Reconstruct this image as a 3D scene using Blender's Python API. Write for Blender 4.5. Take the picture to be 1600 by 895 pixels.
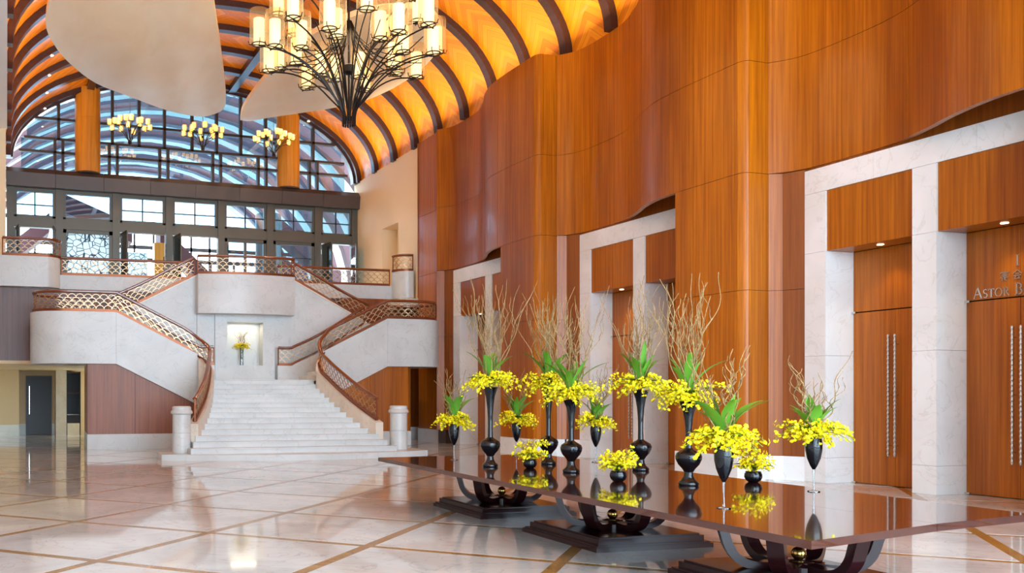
import bpy, math, random
from mathutils import Vector, Matrix
for o in list(bpy.data.objects): bpy.data.objects.remove(o)
S = bpy.context.scene
COL = S.collection
R = math.radians
pi = math.pi
# ------------------------------------------------------------------ camera
cam_d = bpy.data.cameras.new('camera'); cam = bpy.data.objects.new('camera', cam_d); COL.objects.link(cam)
S.camera = cam
cam_d.sensor_width = 36.0; cam_d.sensor_fit = 'HORIZONTAL'
cam_d.lens = 1380/1600*36
cam_d.shift_x = (800-450)/1600; cam_d.shift_y = (619-447.5)/1600
cam_d.clip_start = 0.05; cam_d.clip_end = 400
cam.location = (0, 0, 1.5); cam.rotation_euler = (R(90), 0, -math.atan(440/1380))
# ------------------------------------------------------------------ world, exposure
W = bpy.data.worlds.new('sky'); S.world = W; W.use_nodes = True
bg = W.node_tree.nodes['Background']; bg.inputs[0].default_value = (0.64, 0.83, 1.0, 1); bg.inputs[1].default_value = 12.0
vs = S.view_settings; vs.view_transform = 'Standard'; vs.look = 'None'; vs.gamma = 1.0; vs.use_curve_mapping = False
vs.exposure = 0.08
def area(name, loc, rot, sx, sy, power, color, portal=False):
    d = bpy.data.lights.new(name, 'AREA'); d.shape = 'RECTANGLE'; d.size = sx; d.size_y = sy
    d.energy = power; d.color = color
    if portal: d.cycles.is_portal = True
    o = bpy.data.objects.new(name, d); COL.objects.link(o); o.location = loc; o.rotation_euler = rot
    return o
WARM = (1.0, 0.72, 0.40)
# added unseen fill strips hovering by the wall ledges to brighten the vault
area('vault_fill_right', (12.78, 15.2, 10.06), (0, R(180-22), 0), 0.3, 34, 800, WARM)
area('vault_fill_left', (0.35, 15.2, 10.06), (0, R(180+22), 0), 0.3, 34, 700, WARM)
# spots without fixtures, added near the glass wall to brighten the cream side walls
for sx_, ax_ in ((3.2, .62), (10.2, -.62)):
    for sy_ in (28.4, 30.6):
        d_ = bpy.data.lights.new('wall_fill_spot', 'SPOT'); d_.energy = 700; d_.color = (1, .84, .62); d_.spot_size = R(88); d_.spot_blend = .9; d_.shadow_soft_size = .08
        o_ = bpy.data.objects.new('wall_fill_spot', d_); COL.objects.link(o_); o_.location = (sx_, sy_, 12.45); o_.rotation_euler = (0, -ax_, 0)
# sampling portals in the window openings (they emit nothing themselves)
WIN_Y = []
for wy in WIN_Y: area('window_portal', (-0.9, wy, 5.2), (0, R(-90), 0), 8.6, 4.6, 1, (1, 1, 1), True)
area('window_portal', (6.7, -2.75, 5.0), (R(90), 0, 0), 14.6, 9.6, 1, (1, 1, 1), True)

# ------------------------------------------------------------------ materials
M = {}
def new_mat(name):
    m = bpy.data.materials.new(name); m.use_nodes = True; M[name] = m
    return m, m.node_tree.nodes, m.node_tree.links, m.node_tree.nodes['Principled BSDF']
def lin(c): return tuple((v/12.92 if v <= .04045 else ((v+.055)/1.055)**2.4) for v in [x/255 for x in c]) + (1,)
def plain(name, c, rough=.5, metal=0., coat=0., spec=.5, trans=0.):
    m, n, l, b = new_mat(name)
    b.inputs['Base Color'].default_value = lin(c); b.inputs['Roughness'].default_value = rough
    b.inputs['Metallic'].default_value = metal; b.inputs['Coat Weight'].default_value = coat
    b.inputs['Specular IOR Level'].default_value = spec; b.inputs['Transmission Weight'].default_value = trans
    return m
def grain(name, c1, c2, scale=(9, 9, .35), rough=.3, coat=0., detail=6, bump=0., contrast=(.3, .7), coatr=.1, second=None):
    m, n, l, b = new_mat(name)
    g = n.new('ShaderNodeNewGeometry'); mp = n.new('ShaderNodeMapping'); mp.inputs['Scale'].default_value = scale
    no = n.new('ShaderNodeTexNoise'); no.inputs['Scale'].default_value = 1.6; no.inputs['Detail'].default_value = detail; no.inputs['Roughness'].default_value = .62
    r = n.new('ShaderNodeValToRGB'); r.color_ramp.elements[0].position = contrast[0]; r.color_ramp.elements[1].position = contrast[1]
    r.color_ramp.elements[0].color = lin(c1); r.color_ramp.elements[1].color = lin(c2)
    l.new(g.outputs['Position'], mp.inputs[0]); l.new(mp.outputs[0], no.inputs['Vector']); l.new(no.outputs[0], r.inputs[0])
    out = r.outputs[0]
    if second:                                    # wide soft bands of another tone
        mp2 = n.new('ShaderNodeMapping'); mp2.inputs['Scale'].default_value = second[1]
        no2 = n.new('ShaderNodeTexNoise'); no2.inputs['Scale'].default_value = 1.0; no2.inputs['Detail'].default_value = 3
        mx = n.new('ShaderNodeMix'); mx.data_type = 'RGBA'; mx.blend_type = 'MULTIPLY'
        r2 = n.new('ShaderNodeValToRGB'); r2.color_ramp.elements[0].position = .35; r2.color_ramp.elements[1].position = .65
        r2.color_ramp.elements[0].color = lin(second[0]); r2.color_ramp.elements[1].color = (1, 1, 1, 1)
        l.new(g.outputs['Position'], mp2.inputs[0]); l.new(mp2.outputs[0], no2.inputs['Vector']); l.new(no2.outputs[0], r2.inputs[0])
        mx.inputs[0].default_value = 1.0; l.new(out, mx.inputs[6]); l.new(r2.outputs[0], mx.inputs[7]); out = mx.outputs[2]
    l.new(out, b.inputs['Base Color'])
    b.inputs['Roughness'].default_value = rough; b.inputs['Coat Weight'].default_value = coat; b.inputs['Coat Roughness'].default_value = coatr
    if bump:
        bp = n.new('ShaderNodeBump'); bp.inputs['Strength'].default_value = bump; bp.inputs['Distance'].default_value = .01
        l.new(no.outputs[0], bp.inputs['Height']); l.new(bp.outputs[0], b.inputs['Normal'])
    return m
def marble(name, c1, c2, vein, scale=.8, rough=.25, coat=0.):
    m, n, l, b = new_mat(name)
    g = n.new('ShaderNodeNewGeometry')
    no = n.new('ShaderNodeTexNoise'); no.inputs['Scale'].default_value = scale; no.inputs['Detail'].default_value = 8; no.inputs['Distortion'].default_value = .8
    r = n.new('ShaderNodeValToRGB'); e = r.color_ramp.elements; e[0].position = .35; e[1].position = .65; e[0].color = lin(c1); e[1].color = lin(c2)
    no2 = n.new('ShaderNodeTexNoise'); no2.inputs['Scale'].default_value = scale*1.7; no2.inputs['Detail'].default_value = 10; no2.inputs['Distortion'].default_value = 1.6
    r2 = n.new('ShaderNodeValToRGB'); q = r2.color_ramp; q.elements[0].position = .485; q.elements[0].color = (1, 1, 1, 1); q.elements[1].position = .5; q.elements[1].color = lin(vein)
    x = q.elements.new(.515); x.color = (1, 1, 1, 1)
    mx = n.new('ShaderNodeMix'); mx.data_type = 'RGBA'; mx.blend_type = 'MULTIPLY'; mx.inputs[0].default_value = .3
    l.new(g.outputs['Position'], no.inputs['Vector']); l.new(g.outputs['Position'], no2.inputs['Vector'])
    l.new(no.outputs[0], r.inputs[0]); l.new(no2.outputs[0], r2.inputs[0]); l.new(r.outputs[0], mx.inputs[6]); l.new(r2.outputs[0], mx.inputs[7])
    l.new(mx.outputs[2], b.inputs['Base Color']); b.inputs['Roughness'].default_value = rough; b.inputs['Coat Weight'].default_value = coat
    return m
def emit(name, c, strength, base=(255, 250, 235)):
    m, n, l, b = new_mat(name)
    b.inputs['Base Color'].default_value = lin(base); b.inputs['Emission Color'].default_value = lin(c); b.inputs['Emission Strength'].default_value = strength
    return m
def thin_glass(name, tint, gloss=.12, rough=.02, ior=1.45):
    m, n, l, b = new_mat(name)
    out = n['Material Output']; t = n.new('ShaderNodeBsdfTransparent'); t.inputs[0].default_value = lin(tint)
    g = n.new('ShaderNodeBsdfGlossy'); g.inputs['Roughness'].default_value = rough; g.inputs[0].default_value = (1, 1, 1, 1)
    f = n.new('ShaderNodeFresnel'); f.inputs[0].default_value = ior
    ad = n.new('ShaderNodeMath'); ad.operation = 'ADD'; ad.use_clamp = True; ad.inputs[1].default_value = gloss
    mx = n.new('ShaderNodeMixShader'); l.new(f.outputs[0], ad.inputs[0]); l.new(ad.outputs[0], mx.inputs[0]); l.new(t.outputs[0], mx.inputs[1]); l.new(g.outputs[0], mx.inputs[2])
    l.new(mx.outputs[0], out.inputs[0]); return m
grain('cherry_wood', (158, 80, 0), (212, 124, 8), (14, 14, .3), .36, .16, coatr=.12, second=((205, 190, 170), (.8, .8, .12)))
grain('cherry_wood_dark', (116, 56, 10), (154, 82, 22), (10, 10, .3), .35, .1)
M['cherry_wood'].node_tree.nodes['Principled BSDF'].inputs['Specular IOR Level'].default_value = .35
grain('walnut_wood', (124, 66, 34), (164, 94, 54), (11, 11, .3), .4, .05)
grain('umber_wood', (92, 62, 54), (122, 86, 76), (11, 11, .3), .4, .05)
grain('dark_wood', (44, 22, 20), (66, 34, 28), (6, 1.2, 6), .35, .1)
grain('table_wood', (58, 22, 16), (84, 36, 24), (8, .5, 8), .12, 1.0, coatr=.03)
plain('table_leg_wood', (46, 18, 20), .16, 0, 0, .35)
grain('column_wood', (176, 112, 30), (214, 150, 52), (6, 6, .25), .35, .1)
marble('white_marble', (232, 234, 232), (244, 246, 246), (214, 206, 196), .9, .3)
marble('stair_marble', (204, 207, 205), (218, 221, 219), (196, 192, 184), .9, .3)
marble('cream_marble', (226, 214, 196), (240, 230, 214), (206, 186, 160), 1.1, .25)
marble('floor_marble', (194, 192, 186), (216, 215, 210), (170, 158, 142), .9, .05, 0)
M['floor_marble'].node_tree.nodes['Principled BSDF'].inputs['Specular IOR Level'].default_value = .75
marble('floor_strip', (144, 102, 40), (172, 128, 60), (110, 76, 36), 3, .16, 0)
plain('beige_wall', (244, 220, 180), .6)
plain('beam_metal', (76, 64, 58), .45)
plain('frame_metal', (96, 96, 88), .4, .3)
plain('mullion_dark', (52, 42, 40), .45)
plain('copper', (134, 74, 42), .3, .6)
plain('rail_wood', (128, 62, 26), .2, .0, .6)
plain('lattice_metal', (196, 160, 122), .3, .8)
plain('iron', (42, 38, 36), .4, .7)
plain('black_vase', (5, 10, 16), .05, 0, 0, .5)
thin_glass('clear_glass', (236, 242, 246), .06)
thin_glass('window_glass', (196, 222, 236), .10)
thin_glass('lamp_glass', (255, 247, 232), .03, ior=1.04)
def frosted():
    m = M['lamp_glass']; n, l = m.node_tree.nodes, m.node_tree.links; out = n['Material Output']; prev = out.inputs[0].links[0].from_socket
    t = n.new('ShaderNodeBsdfTranslucent'); t.inputs[0].default_value = lin((255, 244, 222)); mx = n.new('ShaderNodeMixShader'); mx.inputs[0].default_value = .16
    l.new(prev, mx.inputs[1]); l.new(t.outputs[0], mx.inputs[2]); l.new(mx.outputs[0], out.inputs[0])
frosted()
emit('candle_glow', (255, 222, 152), 1.15)
emit('amber_glow', (255, 190, 70), 2.2)
emit('downlight_glow', (255, 230, 180), 6)
plain('brass', (196, 160, 92), .2, 1.0)
plain('silver', (206, 200, 190), .18, 1.0)
plain('leaf_green', (96, 158, 48), .4); plain('leaf_dark', (44, 100, 34), .4)
plain('petal_yellow', (255, 234, 8), .5)
plain('stem_green', (120, 140, 40), .6)
grain('twig', (112, 84, 50), (176, 144, 92), (20, 20, 20), .7)
plain('charcoal', (30, 24, 28), .4); plain('black', (8, 8, 9), .3); plain('joint_dark', (52, 26, 10), .7)
plain('white_plaster', (240, 242, 242), .6); plain('pale_board', (214, 218, 206), .6); plain('far_purple', (74, 40, 46), .6); plain('yellow_banner', (250, 214, 20), .5)
def onyx():
    m, n, l, b = new_mat('onyx_sail')
    g = n.new('ShaderNodeNewGeometry'); mp = n.new('ShaderNodeMapping'); mp.inputs['Scale'].default_value = (.9, .35, .9); mp.inputs['Rotation'].default_value = (0, 0, .5)
    no = n.new('ShaderNodeTexNoise'); no.inputs['Scale'].default_value = 1.3; no.inputs['Detail'].default_value = 9; no.inputs['Distortion'].default_value = .5
    r = n.new('ShaderNodeValToRGB'); e = r.color_ramp.elements; e[0].position = .2; e[1].position = .75; e[0].color = lin((242, 210, 164)); e[1].color = lin((254, 238, 208))
    l.new(g.outputs['Position'], mp.inputs[0]); l.new(mp.outputs[0], no.inputs['Vector']); l.new(no.outputs[0], r.inputs[0]); l.new(r.outputs[0], b.inputs['Base Color'])
    b.inputs['Roughness'].default_value = .35
onyx()
def chevron():
    m, n, l, b = new_mat('vault_veneer')
    uv = n.new('ShaderNodeUVMap'); sp = n.new('ShaderNodeSeparateXYZ'); l.new(uv.outputs[0], sp.inputs[0])
    def mt(op, a, bb=None):
        q = n.new('ShaderNodeMath'); q.operation = op
        for i, v in enumerate((a, bb)):
            if v is None: continue
            if isinstance(v, (int, float)): q.inputs[i].default_value = v
            else: l.new(v, q.inputs[i])
        return q.outputs[0]
    w = mt('ADD', sp.outputs[1], mt('MULTIPLY', mt('ABSOLUTE', mt('SUBTRACT', sp.outputs[0], .5)), 1.5))
    q = mt('DIVIDE', w, .21); fr = mt('FRACT', q); idx = mt('FLOOR', q)
    line = mt('LESS_THAN', fr, .07)
    wn = n.new('ShaderNodeTexWhiteNoise'); wn.noise_dimensions = '1D'; l.new(idx, wn.inputs['W'])
    cb = n.new('ShaderNodeCombineXYZ'); l.new(mt('MULTIPLY', w, 14.), cb.inputs[0]); l.new(sp.outputs[0], cb.inputs[1])
    no = n.new('ShaderNodeTexNoise'); no.inputs['Scale'].default_value = 1.5; no.inputs['Detail'].default_value = 4; l.new(cb.outputs[0], no.inputs['Vector'])
    r = n.new('ShaderNodeValToRGB'); e = r.color_ramp.elements; e[0].color = lin((214, 120, 2)); e[1].color = lin((248, 164, 14)); e[0].position = .25; e[1].position = .8
    l.new(mt('ADD', mt('MULTIPLY', no.outputs[0], .6), mt('MULTIPLY', wn.outputs[0], .4)), r.inputs[0])
    mx = n.new('ShaderNodeMix'); mx.data_type = 'RGBA'; l.new(mt('MULTIPLY', line, .55), mx.inputs[0]); l.new(r.outputs[0], mx.inputs[6]); mx.inputs[7].default_value = lin((120, 58, 10))
    l.new(mx.outputs[2], b.inputs['Base Color']); b.inputs['Roughness'].default_value = .38; b.inputs['Coat Weight'].default_value = .12
chevron()
def cracked():
    m, n, l, b = new_mat('etched_glass')
    g = n.new('ShaderNodeNewGeometry'); v = n.new('ShaderNodeTexVoronoi'); v.feature = 'DISTANCE_TO_EDGE'; v.inputs['Scale'].default_value = 5.2
    mp = n.new('ShaderNodeMapping'); mp.inputs['Scale'].default_value = (1, 0, 1); l.new(g.outputs['Position'], mp.inputs[0]); l.new(mp.outputs[0], v.inputs['Vector'])
    r = n.new('ShaderNodeValToRGB'); e = r.color_ramp.elements; e[0].position = .035; e[1].position = .06; e[0].color = lin((58, 96, 112)); e[1].color = lin((236, 248, 252))
    l.new(v.outputs[0], r.inputs[0]); l.new(r.outputs[0], b.inputs['Base Color']); b.inputs['Roughness'].default_value = .3
    out = n['Material Output']; t = n.new('ShaderNodeBsdfTranslucent'); l.new(r.outputs[0], t.inputs[0])
    mx = n.new('ShaderNodeMixShader'); mx.inputs[0].default_value = .6; l.new(b.outputs[0], mx.inputs[1]); l.new(t.outputs[0], mx.inputs[2]); l.new(mx.outputs[0], out.inputs[0])
cracked()

# ------------------------------------------------------------------ mesh helpers
ORG = {}                                            # world origin of every parent, so parts are written in world metres
class B:
    def __init__(s): s.v = []; s.f = []; s.uv = None
    def add(s, vs_, fs):
        k = len(s.v); s.v += [tuple(p) for p in vs_]; s.f += [tuple(i+k for i in f) for f in fs]; return s
    def box(s, x0, x1, y0, y1, z0, z1):
        p = [(x, y, z) for z in (z0, z1) for y in (y0, y1) for x in (x0, x1)]
        return s.add(p, [(0, 2, 3, 1), (4, 5, 7, 6), (0, 1, 5, 4), (2, 6, 7, 3), (0, 4, 6, 2), (1, 3, 7, 5)])
    def prism(s, poly, z0, z1):                      # plan polygon; z0, z1 numbers or lists
        n = len(poly); a = z0 if isinstance(z0, (list, tuple)) else [z0]*n; b = z1 if isinstance(z1, (list, tuple)) else [z1]*n
        ar = sum(poly[i][0]*poly[(i+1) % n][1]-poly[(i+1) % n][0]*poly[i][1] for i in range(n))
        if ar < 0: poly = poly[::-1]; a = a[::-1]; b = b[::-1]
        return s.add([(x, y, z) for (x, y), z in zip(poly, a)] + [(x, y, z) for (x, y), z in zip(poly, b)],
                     [tuple(range(n-1, -1, -1)), tuple(range(n, 2*n))] + [(i, (i+1) % n, n+(i+1) % n, n+i) for i in range(n)])
    def wall(s, path, z0, z1, th):                   # strip along a plan path with thickness th to the left of travel
        n = len(path); z0 = z0 if isinstance(z0, list) else [z0]*n; z1 = z1 if isinstance(z1, list) else [z1]*n
        off = offset(path, th); k = len(s.v)
        for i in range(n):
            (x, y), (u, v) = path[i], off[i]
            s.v += [(x, y, z0[i]), (x, y, z1[i]), (u, v, z1[i]), (u, v, z0[i])]
        for i in range(n-1):
            a = k+4*i; b = a+4
            s.f += [(a, b, b+1, a+1), (a+1, b+1, b+2, a+2), (a+2, b+2, b+3, a+3), (a+3, b+3, b, a)]
        s.f += [(k, k+1, k+2, k+3), (k+4*n-1, k+4*n-2, k+4*n-3, k+4*n-4)]
        return s
    def tube(s, pts, r, n=6, caps=True, flat=1.0):
        pts = [Vector(p) for p in pts]; m = len(pts); k = len(s.v); rr = r if isinstance(r, (list, tuple)) else [r]*m
        up = Vector((0, 0, 1)); last = None
        for i, p in enumerate(pts):
            t = (pts[min(i+1, m-1)]-pts[max(i-1, 0)])
            if t.length < 1e-9: t = Vector((0, 0, 1))
            t.normalize(); ref = up if abs(t.z) < .95 else (last or Vector((1, 0, 0)))
            a = t.cross(ref)
            if a.length < 1e-6: a = t.cross(Vector((0, 1, 0)))
            a.normalize(); b = a.cross(t).normalized(); last = b
            for j in range(n):
                q = 2*pi*(j+.5)/n; s.v.append(tuple(p+a*(math.cos(q)*rr[i])+b*(math.sin(q)*rr[i]*flat)))
        for i in range(m-1):
            for j in range(n):
                a0 = k+i*n+j; a1 = k+i*n+(j+1) % n; s.f.append((a0, a1, a1+n, a0+n))
        if caps: s.f += [tuple(range(k+n-1, k-1, -1)), tuple(range(k+(m-1)*n, k+m*n))]
        return s
    def lathe(s, prof, c=(0, 0, 0), n=20):
        k = len(s.v); m = len(prof)
        for r, z in prof:
            for j in range(n): s.v.append((c[0]+r*math.cos(2*pi*j/n), c[1]+r*math.sin(2*pi*j/n), c[2]+z))
        for i in range(m-1):
            for j in range(n):
                a = k+i*n+j; b = k+i*n+(j+1) % n; s.f.append((a, b, b+n, a+n))
        if prof[0][0] > 1e-4: s.f.append(tuple(range(k+n-1, k-1, -1)))
        if prof[-1][0] > 1e-4: s.f.append(tuple(range(k+(m-1)*n, k+m*n)))
        return s
def offset(path, th):
    out = []
    for i, (x, y) in enumerate(path):
        n = Vector((0, 0))
        for a, b in ((i-1, i), (i, i+1)):
            if a >= 0 and b < len(path):
                d = Vector((path[b][0]-path[a][0], path[b][1]-path[a][1]))
                if d.length > 1e-9: d.normalize(); n += Vector((-d.y, d.x))
        n.normalize(); out.append((x+n.x*th, y+n.y*th))
    return out
def obj(name, b, mat, parent=None, smooth=False, kind=None, sharp=40):
    o_ = ORG.get(parent.name, Vector((0, 0, 0))) if parent else Vector((0, 0, 0))
    me = bpy.data.meshes.new(name); me.from_pydata([(x-o_.x, y-o_.y, z-o_.z) for x, y, z in b.v], [], b.f)
    if b.uv:
        ul = me.uv_layers.new(name='UVMap')
        for lp in me.loops: ul.data[lp.index].uv = b.uv[lp.vertex_index]
    me.materials.append(M[mat])
    if smooth:
        me.polygons.foreach_set('use_smooth', [True]*len(me.polygons)); me.set_sharp_from_angle(angle=R(sharp))
    me.update()
    o = bpy.data.objects.new(name, me); COL.objects.link(o)
    if parent: o.parent = parent; ORG[o.name] = o_.copy()
    if kind: o['kind'] = kind
    return o
def thing(name, label, cat, loc=(0, 0, 0), group=None, kind=None):
    o = bpy.data.objects.new(name, None); COL.objects.link(o); o.location = loc; ORG[o.name] = Vector(loc); o.empty_display_size = .1
    if label: o['label'] = label
    if cat: o['category'] = cat
    if group: o['group'] = group
    if kind: o['kind'] = kind
    return o
def tag(o, label, cat, group=None):
    o['label'] = label; o['category'] = cat
    if group: o['group'] = group
    return o
def struct(name, b, mat, label=None, smooth=False):
    o = obj(name, b, mat, None, smooth, 'structure')
    if label: o['label'] = label
    return o
def share(src, parent, loc, name=None, rotz=0):       # cheap copy that shares mesh data, placed by location
    o = src.copy(); COL.objects.link(o); o.parent = parent; o.location = loc; o.rotation_euler = (0, 0, rotz)
    return o
def sgroup(name, label): return thing(name, label, None, kind='structure')
def smooth_path(pts, sub=6):
    out = []; n = len(pts)
    for i in range(n-1):
        p0 = pts[max(i-1, 0)]; p1 = pts[i]; p2 = pts[i+1]; p3 = pts[min(i+2, n-1)]
        for k in range(sub):
            t = k/sub
            out.append(tuple(.5*((2*b)+(c-a)*t+(2*a-5*b+4*c-d)*t*t+(3*b-a-3*c+d)*t**3) for a, b, c, d in zip(p0, p1, p2, p3)))
    out.append(tuple(pts[-1])); return out

# ------------------------------------------------------------------ floor: diagonal marble slabs between brown strips
FX0, FX1, FY0, FY1 = -0.7, 15.2, -2.8, 36.5
floor = struct('floor', B().box(FX0, FX1, FY0, FY1, -.3, -.0015), 'floor_strip', 'polished marble floor with diagonal brown inlay strips')
HD = 1.33; SW = .085                                  # half diagonal of the diamond grid, half strip width (diagonal)
def clip(poly, ax, val, keep_less):
    out = []
    for i in range(len(poly)):
        a, b = poly[i], poly[(i+1) % len(poly)]
        ia = (a[ax] <= val) == keep_less; ib = (b[ax] <= val) == keep_less
        if ia: out.append(a)
        if ia != ib:
            t = (val-a[ax])/(b[ax]-a[ax]); out.append(tuple(a[k]+(b[k]-a[k])*t for k in (0, 1)))
    return out
h_ = HD-SW*1.0; full = None; nt = 0
for i in range(-14, 30):
    for j in range(-14, 30):
        cx = 2.12+HD*(i+j); cy = 9.53+HD+HD*(i-j)
        if cx < FX0-HD or cx > FX1+HD or cy < FY0-HD or cy > FY1+HD: continue
        poly = [(cx-h_, cy), (cx, cy-h_), (cx+h_, cy), (cx, cy+h_)]
        q = poly
        for ax, val, k in ((0, FX0, False), (0, FX1, True), (1, FY0, False), (1, FY1, True)):
            q = clip(q, ax, val, k)
            if len(q) < 3: break
        if len(q) < 3: continue
        if q == poly:
            if full is None:
                full = obj('marble_slab', B().prism([(x-cx, y-cy) for x, y in poly], -.02, 0), 'floor_marble', floor); full.location = (cx, cy, 0)
            else: share(full, floor, (cx, cy, 0))
        else: obj('marble_slab', B().prism(q, -.02, 0), 'floor_marble', floor)
# ------------------------------------------------------------------ right wall: serpentine cherry fascia over marble portals
RB = [25.39, 18.95, 12.53, 6.11]               # far end of every bay
wr = sgroup('wall_right', 'serpentine cherry wood wall of the hall with marble portals')
wr_back = obj('backing', B().box(14.35, 14.6, -2.8, 27.0, 0, 10.0), 'joint_dark', wr)
WAVE = [(13.07, 0), (13.38, .45), (13.43, 1.35), (13.36, 2.15), (13.09, 2.85), (12.82, 3.4), (12.61, 4.05), (12.54, 4.8), (12.53, 5.2)]
PROF = smooth_path(WAVE, 5)
G = .004
def panel(path, z0, z1, mat='cherry_wood', th=-.05, parent=wr, name='panel'):
    return obj(name, B().wall(path, z0+G, z1-G, th), mat, parent, True)
ROWS = [(5.5, 7.5), (7.5, 10.0)]
for r in RB:
    cut = [0, 9, 17, 25, 33, len(PROF)-1]
    for a, b in zip(cut[:-1], cut[1:]):
        seg = [(x, r-u) for x, u in PROF[a:b+1]]
        seg[0] = (seg[0][0], seg[0][1]-G); seg[-1] = (seg[-1][0], seg[-1][1]+G)
        for z0, z1 in ROWS: panel(seg, z0, z1, th=.10)
    # flat pier face, its return towards the camera, the splayed jamb beside the portal
    e = r-6.42
    for z0, z1 in [(.43, 3.4), (3.4, 5.5), (5.5, 7.5), (7.5, 10.0)]:
        panel([(12.53, r-5.2-G), (12.53, e+.16)], z0, z1, th=.05)
        panel([(12.53, e+.16-G), (12.565, e+.05), (12.63, e+G)], z0, z1, th=.05)
        panel([(12.63, e), (13.12, e)], z0, z1, th=.05)
    for z0, z1 in [(.43, 3.4), (3.4, 5.5)]:
        panel([(12.53, r-4.72), (12.53, r-5.2+G)], z0, z1, th=.05)
        panel([(13.07, r-.01), (13.28, r-.12)], z0, z1, th=.05)
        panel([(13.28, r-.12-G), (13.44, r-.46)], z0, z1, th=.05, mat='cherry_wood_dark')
    # marble skirting of pier and jamb
    obj('skirting', B().wall([(12.515, r-4.72), (12.515, e+.14), (12.62, e-.015), (13.07, e-.015), (13.28, e-.135), (13.43, e-.46)], 0, .43, .06), 'white_marble', wr)
    # pier core, soffit and wood band over the portal, so nothing is hollow
    obj('pier_core', B().prism([(12.60, r-4.74), (12.60, e+.1), (13.1, e+.02), (14.4, e+.02), (14.4, r-4.74)], 0, 10.0), 'joint_dark', wr)
    obj('soffit', B().prism([(x+.115, r-u) for x, u in PROF]+[(14.3, r-5.2), (14.3, r)], 5.95, 5.998), 'white_plaster', wr)
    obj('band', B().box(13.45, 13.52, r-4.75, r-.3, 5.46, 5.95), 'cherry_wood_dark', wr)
    obj('bulkhead', B().prism([(x+.13, r-u) for x, u in PROF]+[(14.3, r-5.2), (14.3, r)], 6.0, 9.95), 'joint_dark', wr)
    obj('jamb_core', B().prism([(13.12, r-.02), (13.32, r-.14), (13.47, r-.45), (14.4, r-.45), (14.4, r)], 0, 5.5), 'joint_dark', wr)
for z0, z1 in [(.43, 3.4), (3.4, 5.5), (5.5, 7.5), (7.5, 10.0)]: panel([(13.07, -.33), (13.07, -2.8)], z0, z1, th=.05)
obj('skirting', B().box(13.05, 13.1, -2.8, -.33, 0, .43), 'white_marble', wr)
# last flat panel next to the cream wall
for z0, z1 in [(.43, 3.4), (3.4, 5.5), (5.5, 7.5), (7.5, 10.0)]:
    panel([(13.2, 26.95), (13.2, 25.39+G)], z0, z1, th=.05)
obj('pier_core', B().box(13.25, 14.4, 25.4, 26.95, 0, 10.0), 'joint_dark', wr)
obj('end_trim', B().box(13.18, 13.45, 26.95, 27.0, 4.8, 10.0), 'cherry_wood_dark', wr)
obj('skirting', B().box(13.185, 13.25, 25.42, 26.97, 0, .43), 'white_marble', wr)
# portals
def portal(F, idx, name_far):
    t = thing('marble_portal', ['white marble double portal nearest the camera, beside the long table', 'white marble double portal in the middle bay, behind the tall vases',
              'white marble double portal in the farthest bay, next to the staircase'][idx], 'door frame', (13.42, F-2.11, 0), 'marble portals along the wood wall')
    x0, x1 = 13.42, 14.06
    o1 = (F-.42, F-1.94); o2 = (F-2.32, F-3.84); end = F-4.26
    def slab(nm, y1, y0, z0, z1, xa=x0, xb=x1, mat='white_marble'): return obj(nm, B().box(xa, xb, y0+.002, y1-.002, z0+.002, z1-.002), mat, t)
    for (a, b) in ((F, o1[0]), (o1[1], o2[0]), (o2[1], end)):
        for z0, z1 in ((0, .44), (.44, 2.2), (2.2, 4.0), (4.0, 5.04)): slab('jamb_slab', a, b, z0, z1)
    for a, b in ((F, F-1.3), (F-1.3, F-2.9), (F-2.9, end)): slab('lintel_slab', a, b, 5.04, 5.46, x0, 13.6)
    for k, (a, b) in enumerate((o1, o2)):
        hd = slab('header_panel', a, b, 4.0, 5.04, 13.45, 14.0, 'cherry_wood')
        m_ = (a+b)/2
        obj('downlight', B().lathe([(.05, 0), (.05, .006)], (13.72, m_, 3.992), 14), 'downlight_glow', hd)
        l = bpy.data.lights.new('door_downlight', 'SPOT'); l.energy = 26; l.spot_size = R(95); l.spot_blend = .8; l.color = (1, .8, .55); l.shadow_soft_size = .05
        lo = bpy.data.objects.new('door_downlight', l); COL.objects.link(lo); lo.location = (13.72, m_, 3.97)
        # the door set in this opening
        d = thing('double_door', '%s cherry wood double door with long silver pulls in the %s portal' % (('far', 'near')[k], ('nearest', 'middle', 'farthest')[idx]), 'door', (14.05, m_, 0), 'double doors in the marble portals')
        obj('transom_panel', B().box(14.05, 14.1, b+.003, m_-.002, 2.96, 4.0), 'cherry_wood', d)
        obj('transom_panel', B().box(14.05, 14.1, m_+.002, a-.003, 2.96, 4.0), 'cherry_wood', d)
        for y0, y1, s_ in ((b+.004, m_-.003, -1), (m_+.003, a-.004, 1)):
            lf = obj('door_leaf', B().box(14.05, 14.1, y0, y1, .01, 2.94), 'cherry_wood', d)
            yh = m_+s_*.058
            hb = B()
            prof = []
            for q in range(82): prof.append((.019 + .004*((q*7) % 3-1), .5+2.03*q/81))
            hb.lathe(prof, (13.97, yh, 0), 8)
            ph = obj('pull_handle', hb, 'silver', lf, True)
            for z in (.68, 1.52, 2.36): obj('standoff', B().tube([(13.97, yh, z), (14.05, yh, z)], .008, 6), 'silver', lf)
        obj('pivot', B().box(14.0, 14.05, a-.075, a-.005, 2.93, 2.965), 'silver', d)
        obj('pivot', B().box(14.0, 14.05, a-.075, a-.005, .005, .03), 'silver', d)
    return t
for i_, (r, nm) in enumerate([(12.53, ''), (18.95, ''), (25.39, '')]): portal(r-.45 if i_ else 12.08, i_, nm)
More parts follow.
